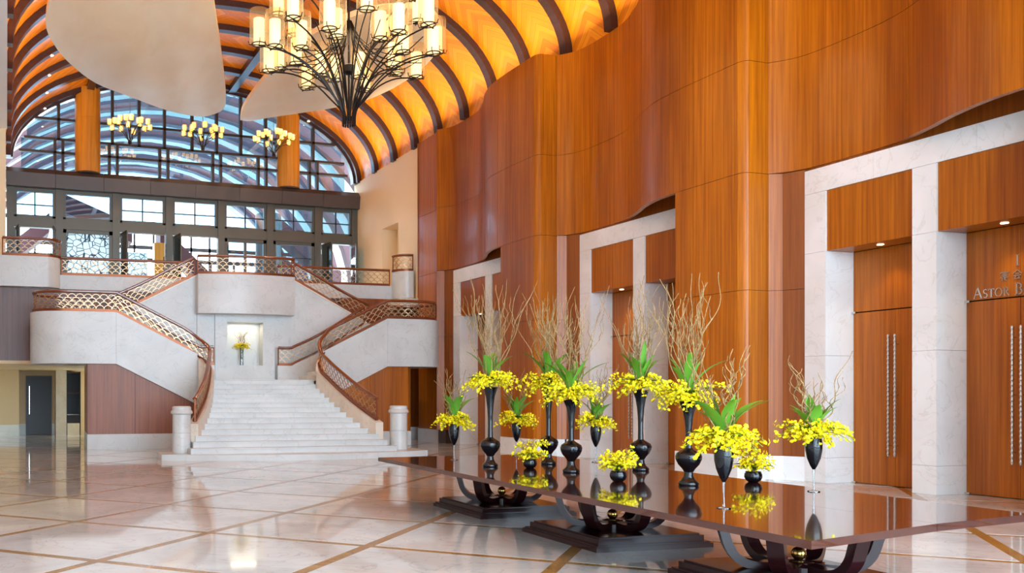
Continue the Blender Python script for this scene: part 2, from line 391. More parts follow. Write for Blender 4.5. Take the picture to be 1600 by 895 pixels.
# ---- raised metal lettering over the near doors of the two nearer portals
def glyph(b, ch, y, z, h, x):                          # serif capitals from strokes; reading runs towards -Y
    t = h*.13; n_ = h*.06
    def bar(y0, z0, y1, z1, w):
        d = Vector((y1-y0, z1-z0)); d.normalize(); p = Vector((-d.y, d.x))*w/2
        q = [(y0+p.x, z0+p.y), (y1+p.x, z1+p.y), (y1-p.x, z1-p.y), (y0-p.x, z0-p.y)]
        b.add([(x, y-a, z+c) for a, c in q]+[(x+.012, y-a, z+c) for a, c in q], [(0, 1, 2, 3), (7, 6, 5, 4), (0, 4, 5, 1), (1, 5, 6, 2), (2, 6, 7, 3), (3, 7, 4, 0)])
    def arc(cy, cz, ry, rz, a0, a1, w0, w1, n=12):
        for i in range(n):
            u, v = a0+(a1-a0)*i/n, a0+(a1-a0)*(i+1)/n; m = abs(math.cos((u+v)/2))
            bar(cy+ry*math.cos(u), cz+rz*math.sin(u), cy+ry*math.cos(v)*1.001, cz+rz*math.sin(v), w0+(w1-w0)*m)
    if ch == 'A': bar(.05*h, 0, .36*h, h, n_); bar(.36*h, h, .70*h, 0, t); bar(.16*h, .34*h, .56*h, .34*h, n_); bar(0, 0, .14*h, 0, n_); bar(.58*h, 0, .8*h, 0, n_); return .80*h
    if ch == 'S': arc(.28*h, .74*h, .19*h, .24*h, .2*pi, 1.5*pi, n_, t); arc(.28*h, .26*h, .21*h, .25*h, .5*pi, -.8*pi, n_, t); return .58*h
    if ch == 'T': bar(.34*h, 0, .34*h, h, t); bar(.02*h, h*.97, .66*h, h*.97, n_); bar(.02*h, h, .02*h, .8*h, n_); bar(.66*h, h, .66*h, .8*h, n_); bar(.22*h, 0, .46*h, 0, n_); return .72*h
    if ch == 'O': arc(.42*h, .5*h, .36*h, .48*h, 0, 2*pi, n_, t, 20); return .88*h
    if ch in 'RB':
        bar(.15*h, 0, .15*h, h, t); bar(.02*h, 0, .28*h, 0, n_); bar(.02*h, h, .3*h, h, n_); arc(.3*h, .74*h, .22*h, .24*h, .5*pi, -.5*pi, n_, t); bar(.15*h, .5*h, .3*h, .5*h, n_)
        if ch == 'R': bar(.3*h, .5*h, .66*h, 0, t); return .74*h
        arc(.3*h, .26*h, .27*h, .25*h, .5*pi, -.5*pi, n_, t); bar(.15*h, .01*h, .3*h, .01*h, n_); return .70*h
    if ch == 'L': bar(.15*h, 0, .15*h, h, t); bar(.02*h, h, .28*h, h, n_); bar(.02*h, 0, .55*h, 0, n_); bar(.55*h, 0, .55*h, .2*h, n_); return .64*h
    if ch == 'M': bar(.1*h, 0, .1*h, h, n_); bar(.1*h, h, .45*h, .1*h, t); bar(.45*h, .1*h, .8*h, h, n_); bar(.8*h, 0, .8*h, h, t); bar(0, 0, .2*h, 0, n_); bar(.68*h, 0, .92*h, 0, n_); return 1.0*h
    if ch == 'I': bar(.17*h, 0, .17*h, h, t*1.1); bar(.02*h, 0, .32*h, 0, n_); bar(.02*h, h, .32*h, h, n_); return .4*h
    return .32*h
def hanzi(b, strokes, y, z, h, x):
    for (y0, z0, y1, z1) in strokes:
        d = Vector((y1-y0, z1-z0)); d.normalize(); p = Vector((-d.y, d.x))*.04
        q = [(y0+p.x, z0+p.y), (y1+p.x, z1+p.y), (y1-p.x, z1-p.y), (y0-p.x, z0-p.y)]
        b.add([(x, y-a*h, z+c*h) for a, c in q]+[(x+.012, y-a*h, z+c*h) for a, c in q], [(0, 1, 2, 3), (7, 6, 5, 4), (0, 4, 5, 1), (1, 5, 6, 2), (2, 6, 7, 3), (3, 7, 4, 0)])
YAN = [(.5, 1, .5, .92), (.08, .88, .92, .88), (.08, .88, .06, .76), (.92, .88, .9, .76), (.28, .74, .72, .74), (.28, .74, .28, .48), (.72, .74, .72, .48), (.28, .61, .72, .61), (.28, .48, .72, .48), (.04, .32, .96, .32), (.46, .44, .2, .16), (.2, .16, .74, 0), (.72, .32, .2, 0)]
HUI = [(.5, 1, .04, .56), (.5, 1, .96, .56), (.28, .6, .72, .6), (.1, .4, .9, .4), (.42, .4, .2, .06), (.2, .06, .8, .1), (.64, .26, .84, .02)]
TING = [(.1, .92, .95, .92), (.12, .92, .04, .02), (.3, .68, .95, .68), (.62, .68, .62, .04), (.62, .04, .48, .1)]
def sign(yc, label):
    t = thing('door_lettering', label, 'sign', (14.04, yc, 2.98), 'raised door lettering')
    x = 14.038
    def word(txt, y, z, big, small):
        first = True
        for ch in txt:
            if ch == ' ': y -= small*.5; first = True; continue
            b = B(); w = glyph(b, ch, y, z, big if first else small, x); obj('letter', b, 'silver', t); y -= w*1.04; first = False
        return y
    yl = word('ASTOR BALLROOM', yc+.62, 2.985, .165, .125)
    for k, st in enumerate((YAN, HUI, TING)):
        b = B(); hanzi(b, st, yc+.245-k*.17, 3.21, .135, x); obj('letter', b, 'silver', t)
    b = B(); glyph(b, 'I', yc+.03, 3.41, .15, x); obj('letter', b, 'silver', t)
sign(9.03, 'raised silver lettering above the near door of the nearest portal')
sign(15.5, 'raised silver lettering above the near door of the middle portal')

# ------------------------------------------------------------------ vault
ceil = sgroup('ceiling', 'orange veneered barrel vault with dark wooden ribs')
VC, VA, VB, VZ = 6.72, 6.76, 3.38, 10.0
RIB0, RSP = 32.75, 1.72
def ell(t, d=0): return (VC-(VA-d)*math.cos(t), VZ+(VB-d)*math.sin(t))
NS = 40; TH = [pi*i/NS for i in range(NS+1)]
def arch(y0, y1, d0, d1, t0=0, t1=pi, n=NS):
    b = B(); ts = [t0+(t1-t0)*i/n for i in range(n+1)]
    for t in ts:
        (xa, za), (xb, zb) = ell(t, d0), ell(t, d1)
        b.v += [(xa, y0, za), (xa, y1, za), (xb, y1, zb), (xb, y0, zb)]
    for i in range(n):
        a = 4*i; c = a+4
        b.f += [(a, c, c+1, a+1), (a+1, c+1, c+2, a+2), (a+2, c+2, c+3, a+3), (a+3, c+3, c, a)]
    b.f += [(0, 1, 2, 3), (4*n+3, 4*n+2, 4*n+1, 4*n)]
    return b
ribs_y = [RIB0-RSP*i for i in range(21)]
rib = None; pan = None
for y in ribs_y:
    if rib is None:
        rib = obj('rib', arch(-.13, .13, -.05, .19), 'dark_wood', ceil, True); rib.location = (0, y, 0)
        b = B()
        for t in TH:
            x, z = ell(t); b.v += [(x, 0, z), (x, -RSP, z), (x, -RSP/2, z)]
        for i in range(NS):
            a = 3*i; b.f += [(a, a+2, a+5, a+3), (a+2, a+1, a+4, a+5)]
        s_ = 0; b.uv = []
        for i, t in enumerate(TH):
            if i: (x0, z0), (x1, z1) = ell(TH[i-1]), ell(t); s_ += math.hypot(x1-x0, z1-z0)
            vv = min(s_, 16.6-s_) if True else s_
            b.uv += [(0, vv), (1, vv), (.5, vv)]
        pan = obj('vault_panel', b, 'vault_veneer', ceil, True); pan.location = (0, y, 0)
    else: share(rib, ceil, (0, y, 0)); share(pan, ceil, (0, y, 0))
obj('vault_shell', arch(-3.4, 33.2, -.06, -.3), 'joint_dark', ceil)
obj('end_arch', arch(32.85, 33.15, -.05, .26), 'dark_wood', ceil, True)
for xq in (2.9, 5.25, 8.2, 10.55):
    t = math.acos((VC-xq)/VA); x, z = ell(t)
    nx, nz = math.cos(t)*VA, -math.sin(t)*VB
    obj('purlin', B().box(xq-.13, xq+.13, -2.9, 33.0, z-.22, z+.02), 'dark_wood', ceil)
# recessed downlights along the ribs
dl = None
for i, y in enumerate(ribs_y):
    if i % 1: continue
    for t in (.6, pi-.8):
        x, z = ell(t, .195); dx, dz = ell(t, .33)
        b = None
        if dl is None: dl = obj('downlight', B().lathe([(.045, -.02), (.06, 0), (.045, .004)], (0, 0, 0), 12), 'downlight_glow', ceil); dl.location = (x, y, z)
        else: share(dl, ceil, (x, y, z))

# ------------------------------------------------------------------ cream side walls by the glass wall, left wall with tall windows
wc = struct('wall_back_right', B().box(13.4, 14.35, 27.0, 29.0, 4.8, 10.05).box(13.4, 14.35, 30.4, 33.2, 4.8, 10.05).box(13.4, 14.35, 29.0, 30.4, 7.75, 10.05).box(14.0, 14.35, 29.0, 30.4, 4.8, 7.75), 'beige_wall', 'cream plaster wall with a doorway recess beside the glass wall')
struct('wall_back_left', B().box(-.9, -.02, 29.2, 33.2, 2.58, 10.05), 'beige_wall', 'cream plaster wall at the left end of the glass wall')
b = B(); ys = [36.5]
b.box(-1.0, -.7, -2.8, 29.2, 0, .5).box(-1.0, -.7, -2.8, 29.2, 9.6, 10.05)
ed = sorted([w+s*2.4 for w in WIN_Y for s in (-1, 1)])
ed = [-2.8]+ed+[29.2]
for a, c in zip(ed[0::2], ed[1::2]): b.box(-1.0, -.7, a, c, .5, 9.6)
struct('wall_left', b, 'white_plaster', 'plain white wall on the left of the hall')
obj('ledge', B().box(-1.0, .02, -2.8, 29.2, 9.93, 9.99), 'white_plaster', None, kind='structure').name = 'trim_1'
struct('wall_left_back', B().box(-1.0, -.7, 29.2, 36.5, 0, 2.6), 'beige_wall', 'cream wall of the lower lobby')
wn = 0
for wy in WIN_Y:
    wn += 1
    w = thing('window_%d' % wn, 'tall gridded window in the left wall', None, (-.85, wy, .5), kind='structure')
    for k in range(5): obj('mullion', B().box(-.9, -.8, wy-2.4+4.8*k/4-.04, wy-2.4+4.8*k/4+.04, .5, 9.6), 'frame_metal', w)
    for z in (.54, 2.8, 5.1, 7.4, 9.56): obj('transom', B().box(-.9, -.8, wy-2.4, wy+2.4, z-.04, z+.04), 'frame_metal', w)
fw = thing('window_%d' % (wn+1), 'glazed entrance front behind the camera', None, (6.7, -2.7, 0), kind='structure')
for k in range(10): obj('mullion', B().box(-.7+15*k/9-.06, -.7+15*k/9+.06, -2.8, -2.6, 0, 9.95), 'frame_metal', fw)
for z in (.1, 2.6, 5, 7.4, 9.9): obj('transom', B().box(-.7, 14.4, -2.8, -2.6, z-.06, z+.06), 'frame_metal', fw)
struct('wall_front_gable', arch(-2.9, -2.6, -.06, 3.3), 'beige_wall', 'gable above the entrance front')

# ------------------------------------------------------------------ glass wall on the mezzanine (Y = 33)
GY = 33.0
posts = [.13, 1.82, 3.85, 5.81, 7.81, 9.75, 11.72, 13.30]
beam = sgroup('trim_2', 'brown metal beam across the glass wall')
for k in range(8):
    x0 = -.02+13.57*k/8; x1 = -.02+13.57*(k+1)/8
    bb = B(); pr = [(32.55, 9.42), (32.62, 8.95), (33.2, 8.95), (33.2, 9.58), (32.75, 9.62)]
    bb.add([(x0+.006, y, z) for y, z in pr]+[(x1-.006, y, z) for y, z in pr], [(0, 1, 2, 3, 4), (9, 8, 7, 6, 5)]+[(i, i+5, (i+1) % 5+5, (i+1) % 5) for i in range(5)])
    obj('beam_panel', bb, 'beam_metal', beam)
for k in range(7):
    a, c = posts[k]+.13, posts[k+1]-.13
    w = thing('window_%d' % (wn+2+k), 'glazed bay of the mezzanine glass wall', None, ((a+c)/2, GY, 4.8), kind='structure')
    obj('post', B().box(a-.26, a, 32.85, 33.15, 4.8, 8.96), 'frame_metal', w)
    if k == 6: obj('post', B().box(c, c+.26, 32.85, 33.15, 4.8, 8.96), 'frame_metal', w)
    obj('transom', B().box(a, c, 32.88, 33.12, 7.55, 7.9), 'frame_metal', w)
    obj('sash', B().box(a, c, 32.93, 33.07, 8.82, 8.95).box(a, a+.1, 32.93, 33.07, 7.9, 8.82).box(c-.1, c, 32.93, 33.07, 7.9, 8.82).box(a, c, 32.93, 33.07, 7.9, 7.98), 'frame_metal', w)
    obj('pane', B().box(a+.1, c-.1, 32.99, 33.0, 7.98, 8.82), 'window_glass', w)
    m_ = (a+c)/2
    if k != 1:
        obj('muntin', B().box(m_-.025, m_+.025, 32.96, 33.03, 7.98, 8.82), 'mullion_dark', w); obj('muntin', B().box(a+.1, c-.1, 32.96, 33.03, 8.35, 8.39), 'mullion_dark', w)
    # lower bay: fixed light, etched screen, or an open pair of doors
    if k in (2, 3, 6, 0):
        for sx, hx in ((1, a+.03), (-1, c-.03)):
            if k == 3 and sx < 0: continue
            lf = obj('door_leaf', B().wall([(hx, 32.9), (hx+sx*.12, 32.1)], 4.85, 7.5, .04), 'window_glass', w)
            obj('leaf_frame', B().wall([(hx, 32.9), (hx+sx*.014, 32.8)], 4.85, 7.5, .05).wall([(hx+sx*.106, 32.2), (hx+sx*.12, 32.1)], 4.85, 7.5, .05).wall([(hx, 32.9), (hx+sx*.12, 32.1)], 7.4, 7.5, .05), 'frame_metal', lf)
            obj('bar_handle', B().tube([(hx+sx*.16, 32.16, 5.6), (hx+sx*.16, 32.16, 6.6)], .02, 6), 'iron', lf)
    else:
        obj('sash', B().box(a, a+.12, 32.93, 33.07, 4.8, 7.55).box(c-.12, c, 32.93, 33.07, 4.8, 7.55).box(a, c, 32.93, 33.07, 7.42, 7.55).box(a, c, 32.93, 33.07, 4.8, 5.0), 'frame_metal', w)
        obj('pane', B().box(a+.12, c-.12, 32.99, 33.0, 5.0, 7.42), 'etched_glass' if k == 1 else 'window_glass', w)
        if k == 4: obj('muntin', B().box(m_-.05, m_+.05, 32.95, 33.05, 5.0, 7.42), 'frame_metal', w); obj('muntin', B().box(a+.1, c-.1, 32.96, 33.03, 6.6, 6.64), 'mullion_dark', w)
        if k == 5: obj('muntin', B().box(a+.1, c-.1, 32.96, 33.03, 6.9, 6.94), 'mullion_dark', w)
# upper arch glazing
ua = thing('window_20', 'arched window of small panes above the brown beam', None, (6.72, GY, 9.6), kind='structure')
def arch_z(x): return VZ+(VB-.26)*math.sqrt(max(0, 1-((x-VC)/(VA-.26))**2))
def vbar(x, z0, z1, w=.05): obj('mullion', B().box(x-w, x+w, 32.9, 33.1, z0, min(z1, arch_z(x)+.05)), 'mullion_dark', ua)
def hbar(x0, x1, z, w=.045): obj('transom', B().box(x0, x1, 32.9, 33.1, z-w, z+w), 'mullion_dark', ua)
for x in (1.67, 1.95, 3.61, 3.9, 5.47, 5.78, 7.5, 7.81, 9.3, 9.62, 11.4, 11.72): vbar(x, 9.6, 10.75)
for x in (1.8, 3.72, 4.7, 5.65, 6.7, 7.65, 8.6, 9.6, 11.55): vbar(x, 10.75, 14)
for z in (10.3, 10.78): hbar(.42 if z < 10.5 else .6, 13.0 if z < 10.5 else 12.85, z)
hbar(.95, 12.5, 11.5)
for k, (x0, x1, z0, z1) in enumerate([(x, x+1.0, 9.6, 10.75) for x in [.5+i for i in range(13)]]):
    pass
pane_x = [.5, 1.67, 1.95, 3.61, 3.9, 5.47, 5.78, 7.5, 7.81, 9.3, 9.62, 11.4, 11.72, 12.9]
for a, c in zip(pane_x[:-1], pane_x[1:]):
    for z0, z1 in ((9.6, 10.3), (10.3, 10.78)): obj('pane', B().box(a, c, 33.0, 33.01, z0, z1), 'window_glass', ua)
px2 = [.7, 1.8, 3.72, 4.7, 5.65, 6.7, 7.65, 8.6, 9.6, 11.55, 12.75]
for a, c in zip(px2[:-1], px2[1:]):
    obj('pane', B().prism([(a, 33.0), (c, 33.0), (c, 33.01), (a, 33.01)], 10.78, [arch_z(a), arch_z(c), arch_z(c), arch_z(a)]), 'window_glass', ua)
for k, x in enumerate((2.83, 10.52)):
    c_ = thing('wooden_column', 'round honey coloured wooden column standing on the beam, %s' % ('left one behind the onyx sail' if k == 0 else 'right one behind a small chandelier'), 'column', (x, 33.0, 9.6), 'honey wooden columns')
    zt = arch_z(x)+.2
    obj('shaft', B().lathe([(.46, 9.6), (.46, 11.6)], (x, 33.0, 0), 28), 'column_wood', c_, True)
    obj('shaft', B().lathe([(.46, 11.606), (.46, zt)], (x, 33.0, 0), 28), 'column_wood', c_, True)
    obj('base_ring', B().lathe([(.475, 9.58), (.475, 9.64)], (x, 33.0, 0), 28), 'mullion_dark', c_, True)
# ------------------------------------------------------------------ the hall beyond the glass
fl2 = struct('floor_beyond', B().box(-3, 16.5, 33.2, 52, 4.5, 4.78), 'cream_marble', 'pale floor beyond the glass wall')
far = sgroup('ceiling_beyond', 'pale boarded roof with dark arched ribs beyond the glass')
def farch(y, x0, x1, z0, rise, w, d, mat, nm, n=20):
    b = B(); m = (x0+x1)/2; hw = (x1-x0)/2
    for i in range(n+1):
        t = pi*i/n; b.v += [(m-(hw+q)*math.cos(t), y+yy, z0+(rise+q)*math.sin(t)) for q, yy in ((0, 0), (0, w), (d, w), (d, 0))]
    for i in range(n):
        a = 4*i; c = a+4; b.f += [(a, c, c+1, a+1), (a+1, c+1, c+2, a+2), (a+2, c+2, c+3, a+3), (a+3, c+3, c, a)]
    return obj(nm, b, mat, far)
for k in range(7):
    y = 35.2+k*2.2
    farch(y, -2.5, 15.9, 6.2, 7.6, .45, .5, 'far_purple', 'rib'); farch(y+.55, -2.6, 16.0, 6.2, 7.8, 1.1, .12, 'pale_board', 'roof_board')
sw = sgroup('wall_beyond', 'end wall of small windows beyond the glass')
for k in range(14): obj('mullion', B().box(-2.5+k*1.4-.06, -2.5+k*1.4+.06, 51, 51.15, 4.8, 9.4), 'far_purple', sw)
for z in (4.9, 6.1, 7.3, 8.4, 9.4): obj('transom', B().box(-2.5, 15.9, 51, 51.15, z-.08, z+.08), 'far_purple', sw)
for k in range(20): obj('mullion', B().box(-2.5+k*.95-.05, -2.5+k*.95+.05, 44, 44.12, 4.8, 10.2), 'mullion_dark', sw)
for z in (5.5, 6.6, 7.4, 8.3, 8.9, 10.1): obj('transom', B().box(-2.5, 15.9, 44, 44.12, z-.09, z+.09), 'mullion_dark', sw)
for x0, x1, z0, z1, y in ((.1, 1.6, 6.6, 7.9, 35.6), (6.0, 8.4, 7.8, 5.6, 36.0), (2.2, 5.0, 9.0, 7.9, 37.0), (11.7, 14.5, 8.6, 6.4, 37.5), (11.2, 14.0, 7.4, 5.2, 37.5)):
    obj('sloping_beam', B().add([(x0, y, z0), (x1, y, z1), (x1, y, z1+.75), (x0, y, z0+.75), (x0, y+1.2, z0), (x1, y+1.2, z1), (x1, y+1.2, z1+.75), (x0, y+1.2, z0+.75)], [(0, 1, 2, 3), (7, 6, 5, 4), (0, 4, 5, 1), (1, 5, 6, 2), (2, 6, 7, 3), (3, 7, 4, 0)]), 'far_purple', sw)
tag(obj('etched_screen', B().box(4.0, 5.35, 35.2, 35.26, 4.8, 7.2), 'etched_glass'), 'pale screen with cracked cell pattern seen through the open glass doors', 'screen')
tag(obj('yellow_panel', B().box(11.1, 11.35, 36.5, 36.6, 4.8, 7.4), 'yellow_banner'), 'narrow yellow panel seen through the right glass bays', 'panel')
fc = thing('far_column', 'grey round column seen through the glass near the yellow panel', 'column', (10.6, 36, 4.8))
obj('shaft', B().lathe([(.55, 4.8), (.55, 9.2)], (10.6, 36, 0), 24), 'frame_metal', fc, True); obj('base_ring', B().lathe([(.6, 4.8), (.6, 5.0)], (10.6, 36, 0), 24), 'mullion_dark', fc, True)
tag(obj('timber_post', B().box(5.6, 6.1, 35.0, 35.5, 4.8, 7.6).box(5.55, 6.15, 34.95, 35.55, 4.8, 5.0), 'column_wood'), 'square pale timber post seen through the open glass doors', 'post')

# ------------------------------------------------------------------ staircase (own frame: u across, v into depth)
SX, SY, SP = 6.83, 20.98, -.05
def L2(u, v): return (SX+u*math.cos(SP)-v*math.sin(SP), SY+u*math.sin(SP)+v*math.cos(SP))
def L3(u, v, z): return L2(u, v)+(z,)
st = thing('grand_staircase', 'white marble staircase splitting left and right below the mezzanine', 'staircase', L3(0, 0, 0))
# bowed plinth
arcp = [(3.35*math.sin(t), -.62-.8*(math.cos(t*1.0)-math.cos(1.0))/(1-math.cos(1.0))) for t in [(-1+2*i/20) for i in range(21)]]
arcp = [(3.35*(-1+2*i/20), -.62-.8*(1-(-1+2*i/20)**2)) for i in range(21)]
obj('plinth', B().prism([L2(u, v) for u, v in arcp]+[L2(3.35, .35), L2(-3.35, .35)], 0, .14), 'stair_marble', st)
NST = 14; RISE = .132; V0 = -.72; TR = .357
HW = [2.38, 2.27, 2.16, 2.06, 1.97, 1.89, 1.82, 1.77, 1.72, 1.68, 1.65, 1.62, 1.60, 1.60]
def hw(v):
    q = min(max((v-V0)/TR, 0), 12.999); i = int(q); return HW[i]+(HW[i+1]-HW[i])*(q-i)
def dul(v): return .2-.5*min(max(v, 0), 3.8)/3.8       # the left balustrade sweeps further
for k in range(NST):
    v = V0+TR*k; z = .14+RISE*(k+1); ww = HW[k]+.10; wl_ = ww+dul(v)
    v1 = 4.4 if k < NST-1 else 5.86
    a_, c_ = (wl_, ww) if k < 13 else (1.4, 1.7)
    obj('step', B().prism([L2(-wl_, v), L2(ww, v), L2(c_, v+TR*1.5 if k < 13 else v1), L2(-a_, v+TR*1.5 if k < 13 else v1)], z-RISE-.04 if k else .14, z-.028), 'stair_marble', st)
    obj('tread', B().prism([L2(-wl_, v-.02), L2(ww, v-.02), L2(c_, v+TR+.05 if k < 13 else v1), L2(-a_, v+TR+.05 if k < 13 else v1)], z-.026, z), 'stair_marble', st)
MZ = .14+RISE*NST                                      # middle landing
LZ, PT, PB = 3.38, 3.876, 2.416                        # side landing, parapet top and underside there
WS, WE, VF = 4.08, 6.08, 4.03
SLP = (LZ-MZ)/(WS-1.3)
def lattice(path, zb, ht=.44, wd=.22, rows=4):          # fish-scale grille along a path of (x, y, z)
    P = [Vector(p) for p in path]; D = [0]
    for a, c in zip(P[:-1], P[1:]): D.append(D[-1]+math.hypot(c.x-a.x, c.y-a.y))
    T = D[-1]
    def at(s_, t):
        s_ = min(max(s_, 0), T); i = 0
        while i < len(D)-2 and D[i+1] < s_: i += 1
        q = (s_-D[i])/max(D[i+1]-D[i], 1e-6); p = P[i].lerp(P[i+1], q); return (p.x, p.y, p.z+zb+t)
    b = B(); n = max(2, round(T/wd)); w = T/n; rh = ht/rows
    for r_ in range(rows):
        for i in range(-1, n+1):
            c = (i+.5+(.5 if r_ % 2 else 0))*w; pts = []
            for k in range(8):
                a = pi*k/7; s_ = c-math.cos(a)*w*.5
                if -.01 <= s_ <= T+.01: pts.append(at(s_, rh*r_+math.sin(a)*rh*1.0))
            if len(pts) > 2: b.tube(pts, .011, 4)
            if len(pts) > 2:
                pts2 = [at(c-math.cos(pi*k/7)*w*.5, rh*r_+math.sin(pi*k/7)*rh*.35) for k in range(8) if -.01 <= c-math.cos(pi*k/7)*w*.5 <= T+.01]
    return b
def railing(name, label, path, zt, closed=False, rot=None, par=None):
    """path: (x, y, z of parapet top); copper base strip, fish-scale grille, end posts and wooden handrail"""
    t = thing(name, label, 'railing', path[0], 'fish-scale stair railings')
    up = lambda d: [(x, y, z+d) for x, y, z in path]
    bb = B(); off = offset([(x, y) for x, y, z in path], .05); of2 = offset([(x, y) for x, y, z in path], -.05)
    n = len(path); b = B()
    for i, (x, y, z) in enumerate(path):
        b.v += [off[i]+(z+.004,), off[i]+(z+.08,), of2[i]+(z+.08,), of2[i]+(z+.004,)]
    for i in range(n-1):
        a = 4*i; c = a+4; b.f += [(a, c, c+1, a+1), (a+1, c+1, c+2, a+2), (a+2, c+2, c+3, a+3), (a+3, c+3, c, a)]
    b.f += [(0, 1, 2, 3), (4*n-1, 4*n-2, 4*n-3, 4*n-4)]
    obj('base_strip', b, 'copper', t, True)
    g = obj('scale_grille', lattice(path, .085, zt-.15), 'lattice_metal', t, True); g['kind'] = 'stuff'
    hr = obj('handrail', B().tube(up(zt), .06, 8, flat=.75), 'rail_wood', t, True)
    for p in (path[0], path[-1]): obj('end_post', B().tube([(p[0], p[1], p[2]+.005), (p[0], p[1], p[2]+zt)], .022, 6), 'copper', t)
    return t
WE0 = WE
mp_ = sgroup('trim_4', 'white marble parapets along the mezzanine edge')
for sg, side in ((-1, 'left'), (1, 'right')):
    WE = WE0 if sg > 0 else WE0+.36
    # newel post
    nu = 2.80*sg; nx, ny = L2(nu, -.02)
    npz = thing('newel_post', 'round white marble newel post at the %s foot of the stairs' % side, 'post', (nx, ny, .14), 'newel posts')
    obj('drum', B().lathe([(.225, .142), (.225, .62)], (nx, ny, 0), 32), 'stair_marble', npz, True)
    obj('drum', B().lathe([(.222, .624), (.222, 1.06)], (nx, ny, 0), 32), 'stair_marble', npz, True)
    obj('cap', B().lathe([(.225, 1.06), (.26, 1.085), (.265, 1.12), (.25, 1.15), (.228, 1.17), (.228, 1.235), (.20, 1.26), (0.001, 1.265)], (nx, ny, 0), 32), 'stair_marble', npz, True, sharp=30)
    # parapet of the main flight, curving out into the front wall of the side flight
    inner = []; N = 26
    for i in range(N+1):
        v = .02+3.5*i/N; inner.append((hw(v)+.04+(dul(v) if sg < 0 else 0), v))
    pts = [(u*sg, v) for u, v in inner]
    ztop = [.14+RISE*((v-V0)/TR+1)+.40-.12*(1-i/N) for i, (u, v) in enumerate(inner)]
    corner = [(1.66, 3.72), (1.72, 3.88), (1.84, 3.98), (2.02, VF)]
    def side_top(u): return PT-SLP*(WS-u)
    cz = [ztop[-1]+.10, ztop[-1]+.14, side_top(1.84)+.0, side_top(2.02)]
    q_ = 0 if sg > 0 else .29
    pts += [((1.70-q_)*sg, 3.72), ((1.79-q_)*sg, 3.9), ((1.95-q_)*sg, 4.0)]; ztop += [2.42-q_*.2, 2.56-q_*.35, 2.72-q_*.45]
    base = [L2(u, v) for u, v in pts]; th = -.24*1 if sg > 0 else .24
    obj('flight_parapet', B().wall(base, 0, ztop, th), 'cream_marble', st, True)
    # side flight front wall, landing box with rounded outer corner
    fr = [(1.97-q_, VF), (2.4, VF), (3.0, VF), (3.6, VF), (WS, VF)]
    top = [side_top(u) for u, v in fr]; bot = [max(0, PB-SLP*(WS-u)) for u, v in fr]
    obj('side_stringer', B().wall([L2(u*sg, v) for u, v in fr], bot, top, .22*sg), 'stair_marble', st)
    box = [(WS, VF), (WE-.92, VF)]+[(WE-.92+.92*math.sin(a), VF+.92-.92*math.cos(a)) for a in [pi*k/20 for k in range(1, 20)]]+[(WE-.92, 5.87)]
    bx2 = [(WS+.004, VF)]+box[1:]
    obj('landing_parapet', B().wall([L2(u*sg, v) for u, v in bx2], PB, PT, .2*sg), 'stair_marble', st, True)
    inn = [(WS-.02, VF+.1)]+[(WE-.92+.84*math.sin(a), VF+.92-.84*math.cos(a)) for a in [pi*k/20 for k in range(0, 21)]]
    obj('landing_slab', B().prism([L2(u*sg, v) for u, v in inn]+[L2((WS-.02)*sg, 5.85)], PB+.01, LZ), 'stair_marble', st)
    # steps of the side flight
    ns = 9
    for k in range(ns):
        u0 = 1.68+(WS-1.68)*k/ns; z = MZ+(LZ-MZ)*(k+1)/(ns+1)
        obj('step', B().prism([L2(u0*sg, VF+.2), L2((WS)*sg, VF+.2), L2((WS)*sg, 5.7), L2(u0*sg, 5.7)], z-.16, z), 'cream_marble', st)
    # wood panelling below
    wu = 4.87
    wl = [(u, VF+.12) for u in (1.95, 2.9, 3.9)]
    for a, c in ((1.75-q_, 3.55), (3.55, wu)):
        tp = [max(.5, min(PB+.02, PB-SLP*(WS-u))+.03) for u in (a+.004, c-.004)]
        if c > WS and a < WS:
            q = [a+.004, WS, c-.004]
        else: q = [a+.004, c-.004]
        zt_ = [max(.46, min(PB, PB-SLP*(WS-u))+.02) for u in q]
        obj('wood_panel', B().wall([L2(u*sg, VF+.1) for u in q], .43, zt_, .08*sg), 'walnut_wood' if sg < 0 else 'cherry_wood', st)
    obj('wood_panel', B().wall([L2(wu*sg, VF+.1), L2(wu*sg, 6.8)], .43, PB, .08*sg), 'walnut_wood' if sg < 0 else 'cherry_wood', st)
    obj('panel_core', B().wall([L2(u*sg, VF+.19) for u in (1.9, WS, wu-.1)], 0, [PB-SLP*(WS-1.9)-.03, PB-.02, PB-.02], .1*sg), 'joint_dark', st)
    obj('skirting', B().wall([L2(2.3*sg, VF+.08), L2((wu+.01)*sg, VF+.08), L2((wu+.01)*sg, 6.8)], 0, .43, .1*sg), 'stair_marble', st)
    # main + side flight railing in one sweep
    rp = [(u+.12, v, z) for (u, v), z in zip(inner[1:], ztop[1:])]
    rp = rp[::3]
    e_ = rp[-1]
    rp = [p for p in rp if p[1] < 3.45]+[(1.80-q_, 3.72, 2.42-q_*.2), (1.90-q_, 3.95, 2.60-q_*.35), (2.06-q_, 4.08, 2.77-q_*.45), (2.3-q_*.6, 4.13, side_top(2.3-q_*.6)), (2.7, 4.13, side_top(2.7))]
    rp += [(u, 4.13, side_top(u)) for u in (3.1, 3.6, WS-.1)]+[(WS+.15, 4.13, PT), (WE-.92, 4.13, PT)]
    rp += [(WE-.92+.82*math.sin(a), 4.95-.82*math.cos(a), PT) for a in [pi*k/10 for k in range(1, 11)]]+[(WS+.5, 5.77, PT)]
    sm = smooth_path(rp, 3)
    railing('stair_railing', 'bronze fish-scale railing sweeping up the %s side of the main flight to the side landing' % side, [L3(u*sg, v, z) for u, v, z in sm], .56)
    # rear parapet and railing of the side flight
    rr = [(1.0, 5.55), (1.45, 5.55), (WS-.1, 5.55)]
